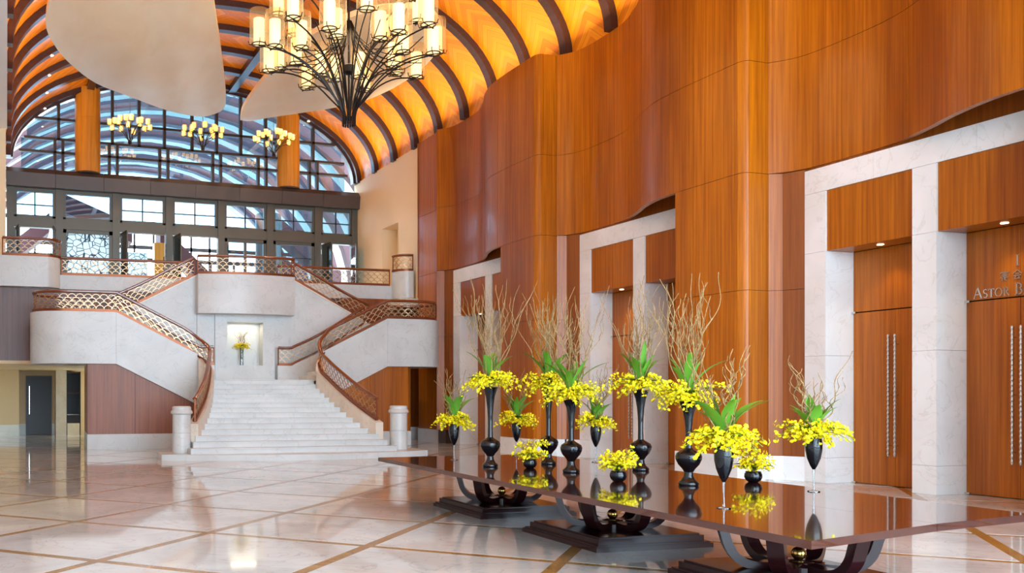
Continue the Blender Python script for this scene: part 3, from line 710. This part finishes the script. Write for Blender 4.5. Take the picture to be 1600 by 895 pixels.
    rz = [2.46, 2.46, PT-.02]
    obj('rear_parapet', B().wall([L2(u*sg, v) for u, v in rr], 1.95, rz, .2*sg), 'stair_marble', st)
    railing('rear_railing', 'short bronze railing behind the %s side flight, starting beside the niche' % side, [L3(u*sg, 5.6, z) for u, z in smooth_path([(1.03, 2.465), (1.42, 2.465), (1.6, 2.54), (2.4, 2.92), (WS-.2, PT-.06)], 4)], .56)
    # upper flight: front wall in the plane of the niche, rising to the middle
    uq = [(WS+.3, PT), (WS, PT), (1.5, 5.22), (1.1, 5.22)]
    obj('upper_stringer', B().wall([L2(u*sg, 5.9) for u, z in uq], 1.9, [z for u, z in uq], -.25*sg), 'stair_marble', st)
    obj('coping', B().wall([L2(u*sg, 5.88) for u, z in uq[1:3]], [z+.002 for u, z in uq[1:3]], [z+.05 for u, z in uq[1:3]], -.29*sg), 'cream_marble', st)
    railing('upper_railing', 'bronze fish-scale railing of the upper %s flight climbing to the middle balcony' % side, [L3(u*sg, 6.0, z+.05) for u, z in smooth_path([(WS+.1, PT), (3.2, PT+.46), (2.3, PT+.95), (1.56, 5.2)], 4)], .56)
    for k in range(9):
        u1 = WS-(WS-1.5)*k/9; z = LZ+(4.82-LZ)*(k+1)/10
        obj('step', B().prism([L2(u1*sg, 6.15), L2(1.4*sg, 6.15), L2(1.4*sg, 7.3), L2(u1*sg, 7.3)], z-.16, z), 'cream_marble', st)
    # mezzanine edge with railing, rounded side balcony above it
    me_ = [(1.4, 7.6), (5.55, 7.6)]
    obj('mezzanine_edge', B().wall([L2(1.4*sg, 7.55), L2((6.5 if sg > 0 else 7.5)*sg, 7.55)], 4.86, 5.34, .2*sg), 'stair_marble', mp_)
    railing('mezzanine_railing', 'level bronze railing along the %s edge of the mezzanine' % side, [L3(u*sg, 7.64, 5.345) for u in [1.5+4.05*i/10 for i in range(11)]], .55)
    far_u = 6.15 if sg > 0 else 7.5
    bal = [(far_u, 6.9), (6.05, 6.9)]+[(6.05-.45*math.sin(a), 7.35-.45*math.cos(a)) for a in [pi/2*k/8 for k in range(1, 9)]]
    bal = [(u if sg > 0 else u, v) for u, v in bal]
    bz = 5.80
    obj('side_balcony', B().prism([L2(u*sg, v) for u, v in bal]+[L2(5.6*sg, 7.54), L2(far_u*sg, 7.54)], 4.87, bz), 'stair_marble', mp_, True)
    railing('balcony_railing', 'curved bronze railing on the rounded %s side balcony' % side, [L3(u*sg, v+.08, bz) for u, v in [(6.15 if sg > 0 else 7.3, 6.9)]+bal[1:]], .55)
# middle wall with niche, frame, bowed balcony
Z0, NT, NB_, NH = 1.9, 3.82, 2.47, .57
nw = B()
def lbox(b, u0, u1, v0, v1, z0, z1): return b.prism([L2(u0, v0), L2(u1, v0), L2(u1, v1), L2(u0, v1)], z0, z1)
for (u0, u1, z0, z1) in ((-1.5, -NH, Z0, 5.22), (NH, 1.5, Z0, 5.22), (-NH, NH, Z0, NB_), (-NH, NH, NT, 5.22)): lbox(nw, u0, u1, 5.84, 6.25, z0, z1)
lbox(nw, -1.5, 1.5, 6.26, 6.3, Z0, 5.22)
obj('niche_wall', nw, 'stair_marble', st)
nf = B()
for (u0, u1, z0, z1) in ((-.95, -NH, Z0, 4.04), (NH, .95, Z0, 4.04), (-NH, NH, Z0, NB_), (-NH, NH, NT, 4.04)): lbox(nf, u0, u1, 5.76, 5.84, z0, z1)
obj('niche_surround', nf, 'stair_marble', st)
bw = [(1.53*(-1+2*i/16), 5.46-.22*(1-(-1+2*i/16)**2)) for i in range(17)]
obj('balcony_front', B().prism([L2(u, v) for u, v in bw]+[L2(1.53, 6.0), L2(-1.53, 6.0)], 4.04, 5.24), 'stair_marble', st, True, sharp=30)
railing('middle_railing', 'bronze railing on the bowed balcony above the niche', [L3(u, v+.1, 5.245) for u, v in bw], .56)
l = bpy.data.lights.new('niche_lamp', 'AREA'); l.energy = 6; l.size = .8; l.size_y = .2; l.shape = 'RECTANGLE'; l.color = (1, .85, .6)
lo = bpy.data.objects.new('niche_lamp', l); COL.objects.link(lo); lo.location = L3(0, 6.0, 3.8); lo.rotation_euler = (0, 0, SP)
# mezzanine slab and what stands under it
mz = struct('floor_mezzanine', B().box(-.9, 14.35, 28.62, 33.2, 4.55, 4.8).prism([L2(-7.6, 7.76), L2(7.5, 7.76), (14.35, 28.7), (-.9, 28.7)], 4.55, 4.8), 'cream_marble', 'mezzanine floor')
struct('floor_side_right', B().box(12.6, 13.4, 27.1, 28.7, 4.5, 4.8), 'cream_marble', 'mezzanine floor at the right side')
struct('wall_under_mezzanine', B().box(-.9, 12.0, 28.5, 28.62, 2.58, 4.86), 'umber_wood', 'brown wood panelling below the mezzanine edge')
struct('ceiling_lobby', B().box(-.7, 11.7, 28.45, 36.5, 2.5, 2.6), 'beige_wall', 'low lobby ceiling')
struct('wall_lobby_right', B().box(10.9, 14.35, 28.1, 28.3, 0, 4.86), 'cherry_wood_dark', 'dark wood wall in the right side passage')
struct('baseboard_lobby_right', B().box(10.9, 14.35, 28.06, 28.1, 0, .43), 'white_marble')
struct('wall_lobby_end', B().box(4.5, 14.35, 33.0, 33.2, 0, 4.55), 'beige_wall', 'closing wall of the lobby behind the stairs')
struct('wall_lobby_side', B().box(14.2, 14.35, 27.0, 33.0, 0, 4.8), 'beige_wall', 'side wall of the right passage')
lb = struct('wall_lobby_back', B().box(-.9, .46, 35.0, 36.5, 0, 2.5).box(1.82, 2.18, 35.0, 36.5, 0, 2.5).box(.46, 1.82, 36.0, 36.5, 0, 2.5).box(2.18, 4.5, 35.6, 36.5, 0, 2.5), 'beige_wall', 'beige lobby wall below the mezzanine on the left')
struct('baseboard_lobby_left', B().box(-.9, .46, 34.96, 35.0, 0, .42), 'white_marble')
struct('baseboard_lobby_recess', B().box(.46, .72, 35.95, 36.0, 0, .42).box(1.7, 1.82, 35.95, 36.0, 0, .42), 'white_marble')
struct('trim_3', B().box(1.8, 2.2, 34.9, 35.0, 0, 2.5), 'cream_marble', 'marble pilaster in the lobby')
dd = thing('dark_door', 'tall dark flush door with a bar handle in the lobby recess', 'door', (1.2, 35.9, 0))
obj('door_leaf', B().box(.72, 1.7, 35.9, 35.98, .01, 2.3), 'charcoal', dd); obj('bar_handle', B().tube([(.85, 35.85, .8), (.85, 35.85, 1.9)], .02, 6), 'silver', dd)
cb = thing('lobby_cabinet', 'black open shelf cabinet beside the marble pilaster in the lobby', 'cabinet', (2.45, 35.3, 0))
obj('body', B().box(2.2, 2.24, 35.05, 35.55, 0, 2.45).box(2.7, 2.74, 35.05, 35.55, 0, 2.45).box(2.24, 2.7, 35.5, 35.55, 0, 2.45), 'black', cb)
obj('shelf', B().box(2.24, 2.7, 35.06, 35.5, 1.6, 1.66), 'dark_wood', cb); obj('shelf', B().box(2.24, 2.7, 35.06, 35.5, 2.38, 2.44), 'dark_wood', cb)
obj('shelf', B().box(2.24, 2.7, 35.06, 35.5, .78, .81), 'silver', cb); obj('drawer', B().box(2.24, 2.7, 35.05, 35.5, .46, .78), 'charcoal', cb); obj('base', B().box(2.24, 2.7, 35.05, 35.5, 0, .46), 'cream_marble', cb)

# ------------------------------------------------------------------ long table on three pedestals
TZ = .64; K = 1.1467
tv = [(4.347*K, 9.989*K), (3.977*K, 3.539*K), (5.221*K, 3.794*K), (6.24*K, 3.925*K), (6.59*K, 9.969*K)]
mid = ((tv[0][0]+tv[4][0])/2, (tv[0][1]+tv[4][1])/2)
tb = thing('long_table', 'long polished dark wood table on three pedestals, carrying the flower vases', 'table', (6.07, 7.85, 0))
def inset(poly, d):
    c = (sum(p[0] for p in poly)/len(poly), sum(p[1] for p in poly)/len(poly)); return poly
obj('table_top', B().prism([tv[0], tv[1], (tv[2][0]-.002, tv[2][1]), (mid[0]-.002, mid[1])], TZ-.052, TZ), 'table_wood', tb)
obj('table_top', B().prism([(tv[2][0]+.002, tv[2][1]), tv[3], tv[4], (mid[0]+.002, mid[1])], TZ-.052, TZ), 'table_wood', tb)
tdir = math.atan2(.42, 7.4)
for cx, cy in ((6.2, 10.2), (6.08, 7.82), (5.96, 5.42)):
    def T(u, v): return (cx+u*math.cos(-tdir)-v*math.sin(-tdir), cy+u*math.sin(-tdir)+v*math.cos(-tdir))
    b = B()
    for a, c, z0, z1 in ((.66, .70, 0, .045), (.64, .68, .045, .06), (.60, .64, .06, .115), (.57, .61, .115, .13)): b.prism([T(-a, -c), T(a, -c), T(a, c), T(-a, c)], z0, z1)
    pd = obj('pedestal', b, 'table_leg_wood', tb)
    obj('boss', B().lathe([(.16, .13), (.16, .17), (.1, .2), (.06, .215)], (cx, cy, 0), 20), 'table_leg_wood', pd, True)
    obj('brass_ball', B().lathe([(.055*math.sin(pi*i/10)+1e-4, .262-.055*math.cos(pi*i/10)) for i in range(11)], (cx, cy, 0), 18), 'brass', pd, True)
    for k in range(6):
        a = pi/6+k*pi/3; prof = smooth_path([(.10, .165), (.30, .155), (.42, .19), (.50, .28), (.545, .42), (.60, TZ-.054)], 4)
        b = B(); ca, sa = math.cos(a), math.sin(a); hwid = .06; m = len(prof)
        for i, (r_, z) in enumerate(prof):
            p, q = prof[max(i-1, 0)], prof[min(i+1, m-1)]; d = Vector((q[0]-p[0], q[1]-p[1])).normalized(); n_ = Vector((-d.y, d.x))*.034
            for (rr, zz, w) in ((r_-n_.x, z-n_.y, -hwid), (r_-n_.x, z-n_.y, hwid), (r_+n_.x, z+n_.y, hwid), (r_+n_.x, z+n_.y, -hwid)):
                zz = min(max(zz, .131), TZ-.053)
                x, y = T(rr*ca-w*sa, rr*sa+w*ca); b.v.append((x, y, zz))
        for i in range(m-1):
            p = 4*i; q = p+4; b.f += [(p, p+1, q+1, q), (p+1, p+2, q+2, q+1), (p+2, p+3, q+3, q+2), (p+3, p, q, q+3)]
        b.f += [(3, 2, 1, 0), (4*m-4, 4*m-3, 4*m-2, 4*m-1)]
        obj('curved_arm', b, 'table_leg_wood', pd, True)

# ------------------------------------------------------------------ vases and flowers
def frnd(seed): return random.Random(seed)
def leaf(b, base, az, ln, wid, lean, rnd):
    n = 9; ca, sa = math.cos(az), math.sin(az); k = len(b.v)
    for i in range(n+1):
        t = i/n; bend = lean*t**1.6
        r_ = ln*(bend*.75); z = ln*t*(1-.32*bend)
        w = wid*math.sin(pi*min(1, t*.92+.06))**.8*(1+.10*math.sin(i*2.3+az*5)); cup = w*.28
        for s_, dz in ((-1, cup), (0, 0), (1, cup)):
            b.v.append((base[0]+r_*ca-s_*w*sa, base[1]+r_*sa+s_*w*ca, base[2]+z+dz))
    for i in range(n):
        p = k+3*i; b.f += [(p, p+1, p+4, p+3), (p+1, p+2, p+5, p+4)]
def arrangement(name, label, x, y, z, kind, seed, group):
    rnd = frnd(seed); t = thing(name, label, 'flowers', (x, y, z), group)
    big = {'tall': (.36, 1.22, .56, 19, 32), 'goblet': (.29, .76, .46, 14, 26), 'bowl': (.21, .26, 0, 7, 24), 'niche': (.27, .75, 0, 12, 24)}[kind]
    rad, th, lh, nt, nsp = big
    pet = B(); stem = B()
    for k in range(nsp):
        az = 2*pi*k/nsp+rnd.uniform(-.2, .2); ln = rad*rnd.uniform(.6, 1.15); rise = rnd.uniform(.05, .30)*(1.0 if kind != 'bowl' else 1.7); pts = []
        for i in range(8):
            q = i/7; r_ = ln*q; zz = z+rise*rad*2.2*math.sin(q*1.9)-(.22*rad*2*q*q if kind != 'bowl' else .05*q*q)+.02
            pts.append((x+r_*math.cos(az+.15*q), y+r_*math.sin(az+.15*q), zz))
        stem.tube(pts, .0035, 3)
        for i in range(24):
            q = .18+.84*i/24; r_ = ln*q; zz = z+rise*rad*2.2*math.sin(q*1.9)-(.22*rad*2*q*q if kind != 'bowl' else .05*q*q)+.02
            c = Vector((x+r_*math.cos(az+.15*q)+rnd.uniform(-.03, .03), y+r_*math.sin(az+.15*q)+rnd.uniform(-.03, .03), zz+rnd.uniform(-.03, .035)))
            s_ = rnd.uniform(.011, .018)*(1.1 if kind != 'bowl' else .9)
            a = Vector((rnd.uniform(-1, 1), rnd.uniform(-1, 1), rnd.uniform(-1, 1))).normalized(); d = a.cross(Vector((rnd.uniform(-1, 1), rnd.uniform(-1, 1), .3))).normalized(); e = a.cross(d)
            k0 = len(pet.v); pet.v.append(tuple(c-a*s_*.35))
            for j in range(5):
                g_ = 2*pi*j/5; rr = s_*(1.35 if j == 0 else .95); pet.v.append(tuple(c+d*math.cos(g_)*rr+e*math.sin(g_)*rr))
            pet.f += [(k0, k0+1+j, k0+1+(j+1) % 5) for j in range(5)]
    o = obj('blossoms', pet, 'petal_yellow', t); o['kind'] = 'stuff'
    o = obj('flower_stems', stem, 'stem_green', t); o['kind'] = 'stuff'
    if lh:
        nl = 9
        for k in range(nl):
            b = B(); leaf(b, (x, y, z), 2*pi*k/nl+rnd.uniform(-.3, .3), lh*rnd.uniform(.75, 1.12), rnd.uniform(.036, .056), rnd.uniform(.25, 1.0), rnd); obj('fern_leaf', b, 'leaf_green', t, True)
    for k in range(6):
        b = B(); leaf(b, (x, y, z), 2*pi*k/6+rnd.uniform(-.3, .3), rad*rnd.uniform(.5, .75), .05, 1.75, rnd); obj('round_leaf', b, 'leaf_dark', t, True)
    for k in range(nt):
        az = rnd.uniform(0, 2*pi); lean = rnd.uniform(.02, .50); hgt = th*rnd.uniform(.6, 1.08); b = B(); n = 24; pts = []
        ph = rnd.uniform(0, 6); am = rnd.uniform(.014, .036); fq = rnd.uniform(11, 19)
        for i in range(n+1):
            q = i/n; w = am*math.sin(ph+fq*q)*min(1, q*3); w2 = am*math.cos(ph*1.7+fq*.8*q)*min(1, q*3)
            r_ = .02+lean*hgt*q**1.05
            pts.append((x+r_*math.cos(az)+w, y+r_*math.sin(az)+w2, z+hgt*q))
        b.tube(pts, [.0065-.0038*i/n for i in range(n+1)], 4)
        for m in range(2 if kind == 'tall' else 1):
            i0 = rnd.randint(8, 15); p = Vector(pts[i0]); az2 = rnd.uniform(0, 2*pi); sp = [tuple(p)]
            for i in range(1, 8): sp.append((p.x+.014*i*math.cos(az2)+.012*math.sin(i*1.6+ph), p.y+.014*i*math.sin(az2)+.012*math.cos(i*1.4), p.z+hgt*.045*i))
            b.tube(sp, [.0046-.0003*i for i in range(8)], 3)
        obj('willow_twig', b, 'twig', t, True)
    return t
def lathe_thing(name, label, cat, x, y, z, parts, group):
    t = thing(name, label, cat, (x, y, z), group)
    for nm, prof, mat in parts: obj(nm, B().lathe(prof, (x, y, z), 28), mat, t, True, sharp=50)
    return t
def tall_vase(x, y, H, label):
    s_ = H-.36
    foot = [(.088, 0), (.094, .012), (.09, .03), (.062, .055), (.044, .09), (.04, .125)]
    bulb = [(.04, .127), (.06, .16), (.095, .20), (.118, .25), (.12, .28), (.108, .31), (.07, .335), (.04, .352), (.036, .36)]
    neck = [(.031, .36), (.028, .36+s_*.2), (.03, .36+s_*.42), (.04, .36+s_*.64), (.056, .36+s_*.82), (.085, .36+s_*.97), (.092, .36+s_), (.084, .36+s_), (.05, .36+s_*.82), (.03, .36+s_*.64)]
    return lathe_thing('trumpet_vase', label, 'vase', x, y, TZ+.001, [('foot', foot, 'black_vase'), ('bulb', bulb, 'black_vase'), ('trumpet_neck', neck, 'black_vase')], 'black trumpet vases')
def goblet(x, y, label):
    return lathe_thing('goblet_vase', label, 'vase', x, y, TZ+.001, [('glass_foot', [(.052, 0), (.05, .006), (.012, .014), (.007, .03), (.006, .11), (.011, .20)], 'clear_glass'),
        ('bowl', [(.011, .20), (.03, .235), (.055, .30), (.068, .37), (.07, .43), (.064, .48), (.058, .48), (.06, .42)], 'black_vase')], 'goblet vases on clear stems')
def low_bowl(x, y, label):
    return lathe_thing('flower_bowl', label, 'bowl', x, y, TZ+.001, [('shell', [(.045, 0), (.07, .02), (.082, .05), (.08, .08), (.07, .1), (.064, .1), (.07, .06)], 'black_vase'), ('rim', [(.071, .1), (.074, .103), (.071, .106), (.064, .103)], 'black_vase')], 'low black bowls')
TV = [((766, 729), (4.911, 8.31), .97, 'tall black trumpet vase farthest left on the table'), (None, (5.71, 8.428), .97, 'tall black trumpet vase at the back, second from the left'),
      (None, (5.299, 7.439), .82, 'shorter black trumpet vase in front, third from the left'), (None, (6.105, 7.419), .93, 'tall black trumpet vase before the white marble mullion'),
      (None, (5.48, 6.068), .81, 'black trumpet vase farthest right, left of the nearest goblet')]
ORD = ['leftmost tall vase', 'tall vase second from the left', 'shorter vase third from the left', 'tall vase before the marble mullion', 'rightmost trumpet vase']
for k, (_, (x, y), H, lab) in enumerate(TV):
    x *= K; y *= K; tall_vase(x, y, H, lab)
    arrangement('orchid_arrangement', 'yellow orchids, fern leaves and curly willow in the '+ORD[k], x, y, TZ+H, 'tall', 11+k, 'arrangements in trumpet vases')
GV = [((5.023, 9.316), 'far left corner of the table'), ((6.124, 9.729), 'far end behind a low bowl'), ((6.389, 8.51), 'back edge between trumpet vases'), ((4.577, 4.748), 'front edge nearest the camera'), ((6.05, 5.362), 'near end before the marble jamb')]
for k, ((x, y), lab) in enumerate(GV):
    x *= K; y *= K; goblet(x, y, 'black goblet vase on a clear stem at the '+lab)
    arrangement('orchid_arrangement', 'yellow orchids with fern leaves in the goblet at the '+lab, x, y, TZ+.48, 'goblet', 41+k, 'arrangements in goblet vases')
BV = [((5.219, 8.035), 'leftmost, between the far trumpet vases'), ((5.136, 6.53), 'middle one near the front edge'), ((6.223, 6.123), 'rightmost, beside the nearest goblet')]
for k, ((x, y), lab) in enumerate(BV):
    x *= K; y *= K; low_bowl(x, y, 'low black flower bowl, '+lab)
    arrangement('orchid_cluster', 'low cluster of yellow orchids in the bowl, '+lab, x, y, TZ+.1, 'bowl', 71+k, 'arrangements in low bowls')
nvx, nvy = L2(-.06, 6.0)
t = thing('niche_vase', 'slim clear glass vase standing in the lit wall niche', 'vase', (nvx, nvy, NB_))
obj('vase_body', B().lathe([(.05, .002), (.055, .02), (.045, .25), (.06, .55), (.055, .55), (.04, .25)], (nvx, nvy, NB_), 20), 'clear_glass', t, True); obj('dark_stems', B().lathe([(.03, .2), (.045, .5), (.05, .6)], (nvx, nvy, NB_), 10), 'leaf_dark', t, True)
arrangement('niche_flowers', 'yellow orchids and willow twigs in the niche vase', nvx, nvy, NB_+.56, 'niche', 99, None)

# ------------------------------------------------------------------ chandeliers
def chandelier(name, label, cx, cy, zb, rad, cups, glow, lamp_r, lamp_h, group, sc, power, ztop):
    t = thing(name, label, 'chandelier', (cx, cy, zb), group)
    obj('stem', B().tube([(cx, cy, zb+.1*sc), (cx, cy, ztop)], .022*sc, 8), 'iron', t, True)
    obj('hub', B().lathe([(.04*sc, .10*sc), (.09*sc, .12*sc), (.09*sc, .18*sc), (.04*sc, .20*sc)], (cx, cy, zb), 16), 'iron', t, True)
    obj('hub', B().lathe([(.05*sc, 0), (.12*sc, .04*sc), (.12*sc, .18*sc), (.05*sc, .22*sc)], (cx, cy, zb+1.05*sc), 16), 'iron', t, True)
    for (a, r_, z) in cups:
        ca, sa = math.cos(a), math.sin(a); ex, ey = cx+r_*ca, cy+r_*sa
        pr = smooth_path([(.13*sc, zb), (.15*sc, zb+.3*sc), (.16*sc+.14*(r_-.16*sc), zb+(z-zb)*.45), (.16*sc+.36*(r_-.16*sc), zb+(z-zb)*.72), (.16*sc+.66*(r_-.16*sc), zb+(z-zb)*.92), (r_, z)], 4)
        arm = obj('arm', B().tube([(cx+q*ca, cy+q*sa, w) for q, w in pr], max(.017*sc, .011), 5), 'iron', t, True)
        if sc > .6 and len(t.children) % 2:
            pr = smooth_path([(.05, zb+2.15), (.14*r_, zb+1.75), (.35*r_, zb+1.42), (.62*r_, zb+1.28), (.86*r_, z-.03)], 4)
            obj('brace', B().tube([(cx+q*math.cos(a+.2), cy+q*math.sin(a+.2), w) for q, w in pr], .011, 4), 'iron', t, True)
        cup = B(); n = 14
        cup.tube([(ex+lamp_r*.78*math.cos(2*pi*i/n), ey+lamp_r*.78*math.sin(2*pi*i/n), z+.02*sc) for i in range(n+1)], .012*sc, 4)
        for k in range(2 if sc > .6 else 1):
            q = a+k*pi/2; w = lamp_r*1.15
            cup.tube([(ex-w*math.cos(q), ey-w*math.sin(q), z+.08*sc), (ex-w*.9*math.cos(q), ey-w*.9*math.sin(q), z+.01*sc), (ex+w*.9*math.cos(q), ey+w*.9*math.sin(q), z+.01*sc), (ex+w*math.cos(q), ey+w*math.sin(q), z+.08*sc)], .011*sc, 4)
        obj('cup', cup, 'iron', arm)
        obj('candle_shade', B().lathe([(lamp_r*.6, .03*sc), (lamp_r*.6, .03*sc+lamp_h*.74), (lamp_r*.54, .03*sc+lamp_h*.75)], (ex, ey, z), 14), glow, arm, True)
        if sc > .6: obj('glass_cylinder', B().lathe([(lamp_r, .035), (lamp_r, .035+lamp_h)], (ex, ey, z), 18), 'lamp_glass', arm, True).data.polygons[0].use_smooth = True
        else: obj('glass_cylinder', B().lathe([(lamp_r*.9, .03*sc), (lamp_r*.9, .03*sc+lamp_h*.8)], (ex, ey, z), 10), 'lamp_glass', arm, True)
    if not power: return
    l = bpy.data.lights.new('chandelier_light', 'POINT'); l.energy = power; l.color = (1, .78, .48); l.shadow_soft_size = 1.1*sc
    lo = bpy.data.objects.new('chandelier_light', l); COL.objects.link(lo); lo.location = (cx, cy, zb+1.9*sc)
cups = []
for k in range(16): cups.append((2*pi*(k+.5)/16, 1.85 if k % 2 else 1.72, 8.62 if k % 2 else 8.33))
for k in range(8): cups.append((2*pi*(k+.25)/8, 1.12, 8.42))
for k in range(8): cups.append((2*pi*(k+.75)/8, 1.45, 9.25))
chandelier('large_chandelier', 'large iron chandelier of glass cylinders with glowing candle shades', 6.7, 16.9, 7.05, 1.85, cups, 'candle_glow', .19, .68, None, 1.0, 170, 13.0)
for k, (x, lab) in enumerate(((4.1, 'left'), (6.69, 'middle'), (9.34, 'right'))):
    cc = []
    for j in range(10): cc.append((2*pi*(j+.3*k)/10, .70, 10.83+.07*(j % 2)))
    for j in range(6): cc.append((2*pi*(j+.5)/6, .42, 11.0))
    chandelier('small_chandelier', 'small amber chandelier before the arched window, %s of three' % lab, x, 31.0, 10.28, .7, cc, 'amber_glow', .10, .22, 'small chandeliers by the arched window', .42, 0, 13.0)

# ------------------------------------------------------------------ hanging onyx sails
def sail(label, outline, sag, th, wires):
    """outline: (x, y, z) around the rim; the skin bellies downwards by sag between rim and middle"""
    rim = smooth_path(outline+[outline[0]], 4)[:-1]; n = len(rim)
    c = [sum(p[i] for p in rim)/n for i in range(3)]; b = B(); rings = 9
    for side in (0, 1):
        for k in range(rings+1):
            q = 1-k/rings
            for p in rim:
                f = 1-q*q
                b.v.append((c[0]+(p[0]-c[0])*q, c[1]+(p[1]-c[1])*q, c[2]+(p[2]-c[2])*q-sag*f+(th if side else 0)))
    st_ = n*(rings+1)
    for k in range(rings):
        for i in range(n):
            a = k*n+i; d = k*n+(i+1) % n
            b.f.append((a, d, d+n, a+n)); b.f.append((st_+a, st_+a+n, st_+d+n, st_+d))
    for i in range(n): j = (i+1) % n; b.f.append((i, st_+i, st_+j, j))
    t = thing('onyx_sail', label, 'ceiling panel', tuple(c), 'hanging sails')
    obj('skin', b, 'onyx_sail', t, True, sharp=50)
    for (x, y, z) in wires: obj('hanging_wire', B().tube([(x, y, z), (x, y, arch_z(x)+.2)], .008, 4), 'iron', t)
    return t
k1 = 1.02
o1 = [(x*k1, y*k1, z) for x, y, z in [(.88, 17.9, 9.72), (.80, 19.6, 9.66), (1.04, 20.78, 9.66), (1.47, 21.86, 9.66), (2.18, 23.0, 9.66), (3.09, 23.72, 9.66), (4.26, 24.56, 9.66), (5.23, 24.85, 9.66), (5.62, 24.5, 9.66), (5.75, 23.9, 9.66), (5.56, 22.9, 9.66), (4.74, 20.0, 9.66), (3.98, 17.45, 9.66), (3.3, 15.2, 9.9), (2.2, 14.6, 10.0), (1.2, 15.8, 9.9)]]
sail('large tan onyx sail hanging at the left above the stairs', o1, .12, .16, [(3.0, 20.5, 9.75), (4.6, 23.0, 9.75), (2.2, 17.5, 9.8)])
k2 = 1.125
o2 = [(x*k2, y*k2, 10.5) for x, y in [(6.455, 24.8), (6.27, 23.8), (6.2, 22.2), (6.22, 20.56), (6.28, 19.7), (6.5, 18.3), (7.2, 17.0), (8.2, 16.57), (8.81, 17.03), (9.27, 17.77), (9.56, 18.65), (9.68, 19.9), (9.49, 21.42), (8.9, 22.69), (7.18, 24.35), (6.75, 24.8)]]
sail('smaller cream onyx sail hanging behind the large chandelier', o2, .15, .14, [(8.6, 22.5, 10.5), (10.0, 20.5, 10.5), (7.6, 25.0, 10.5)])
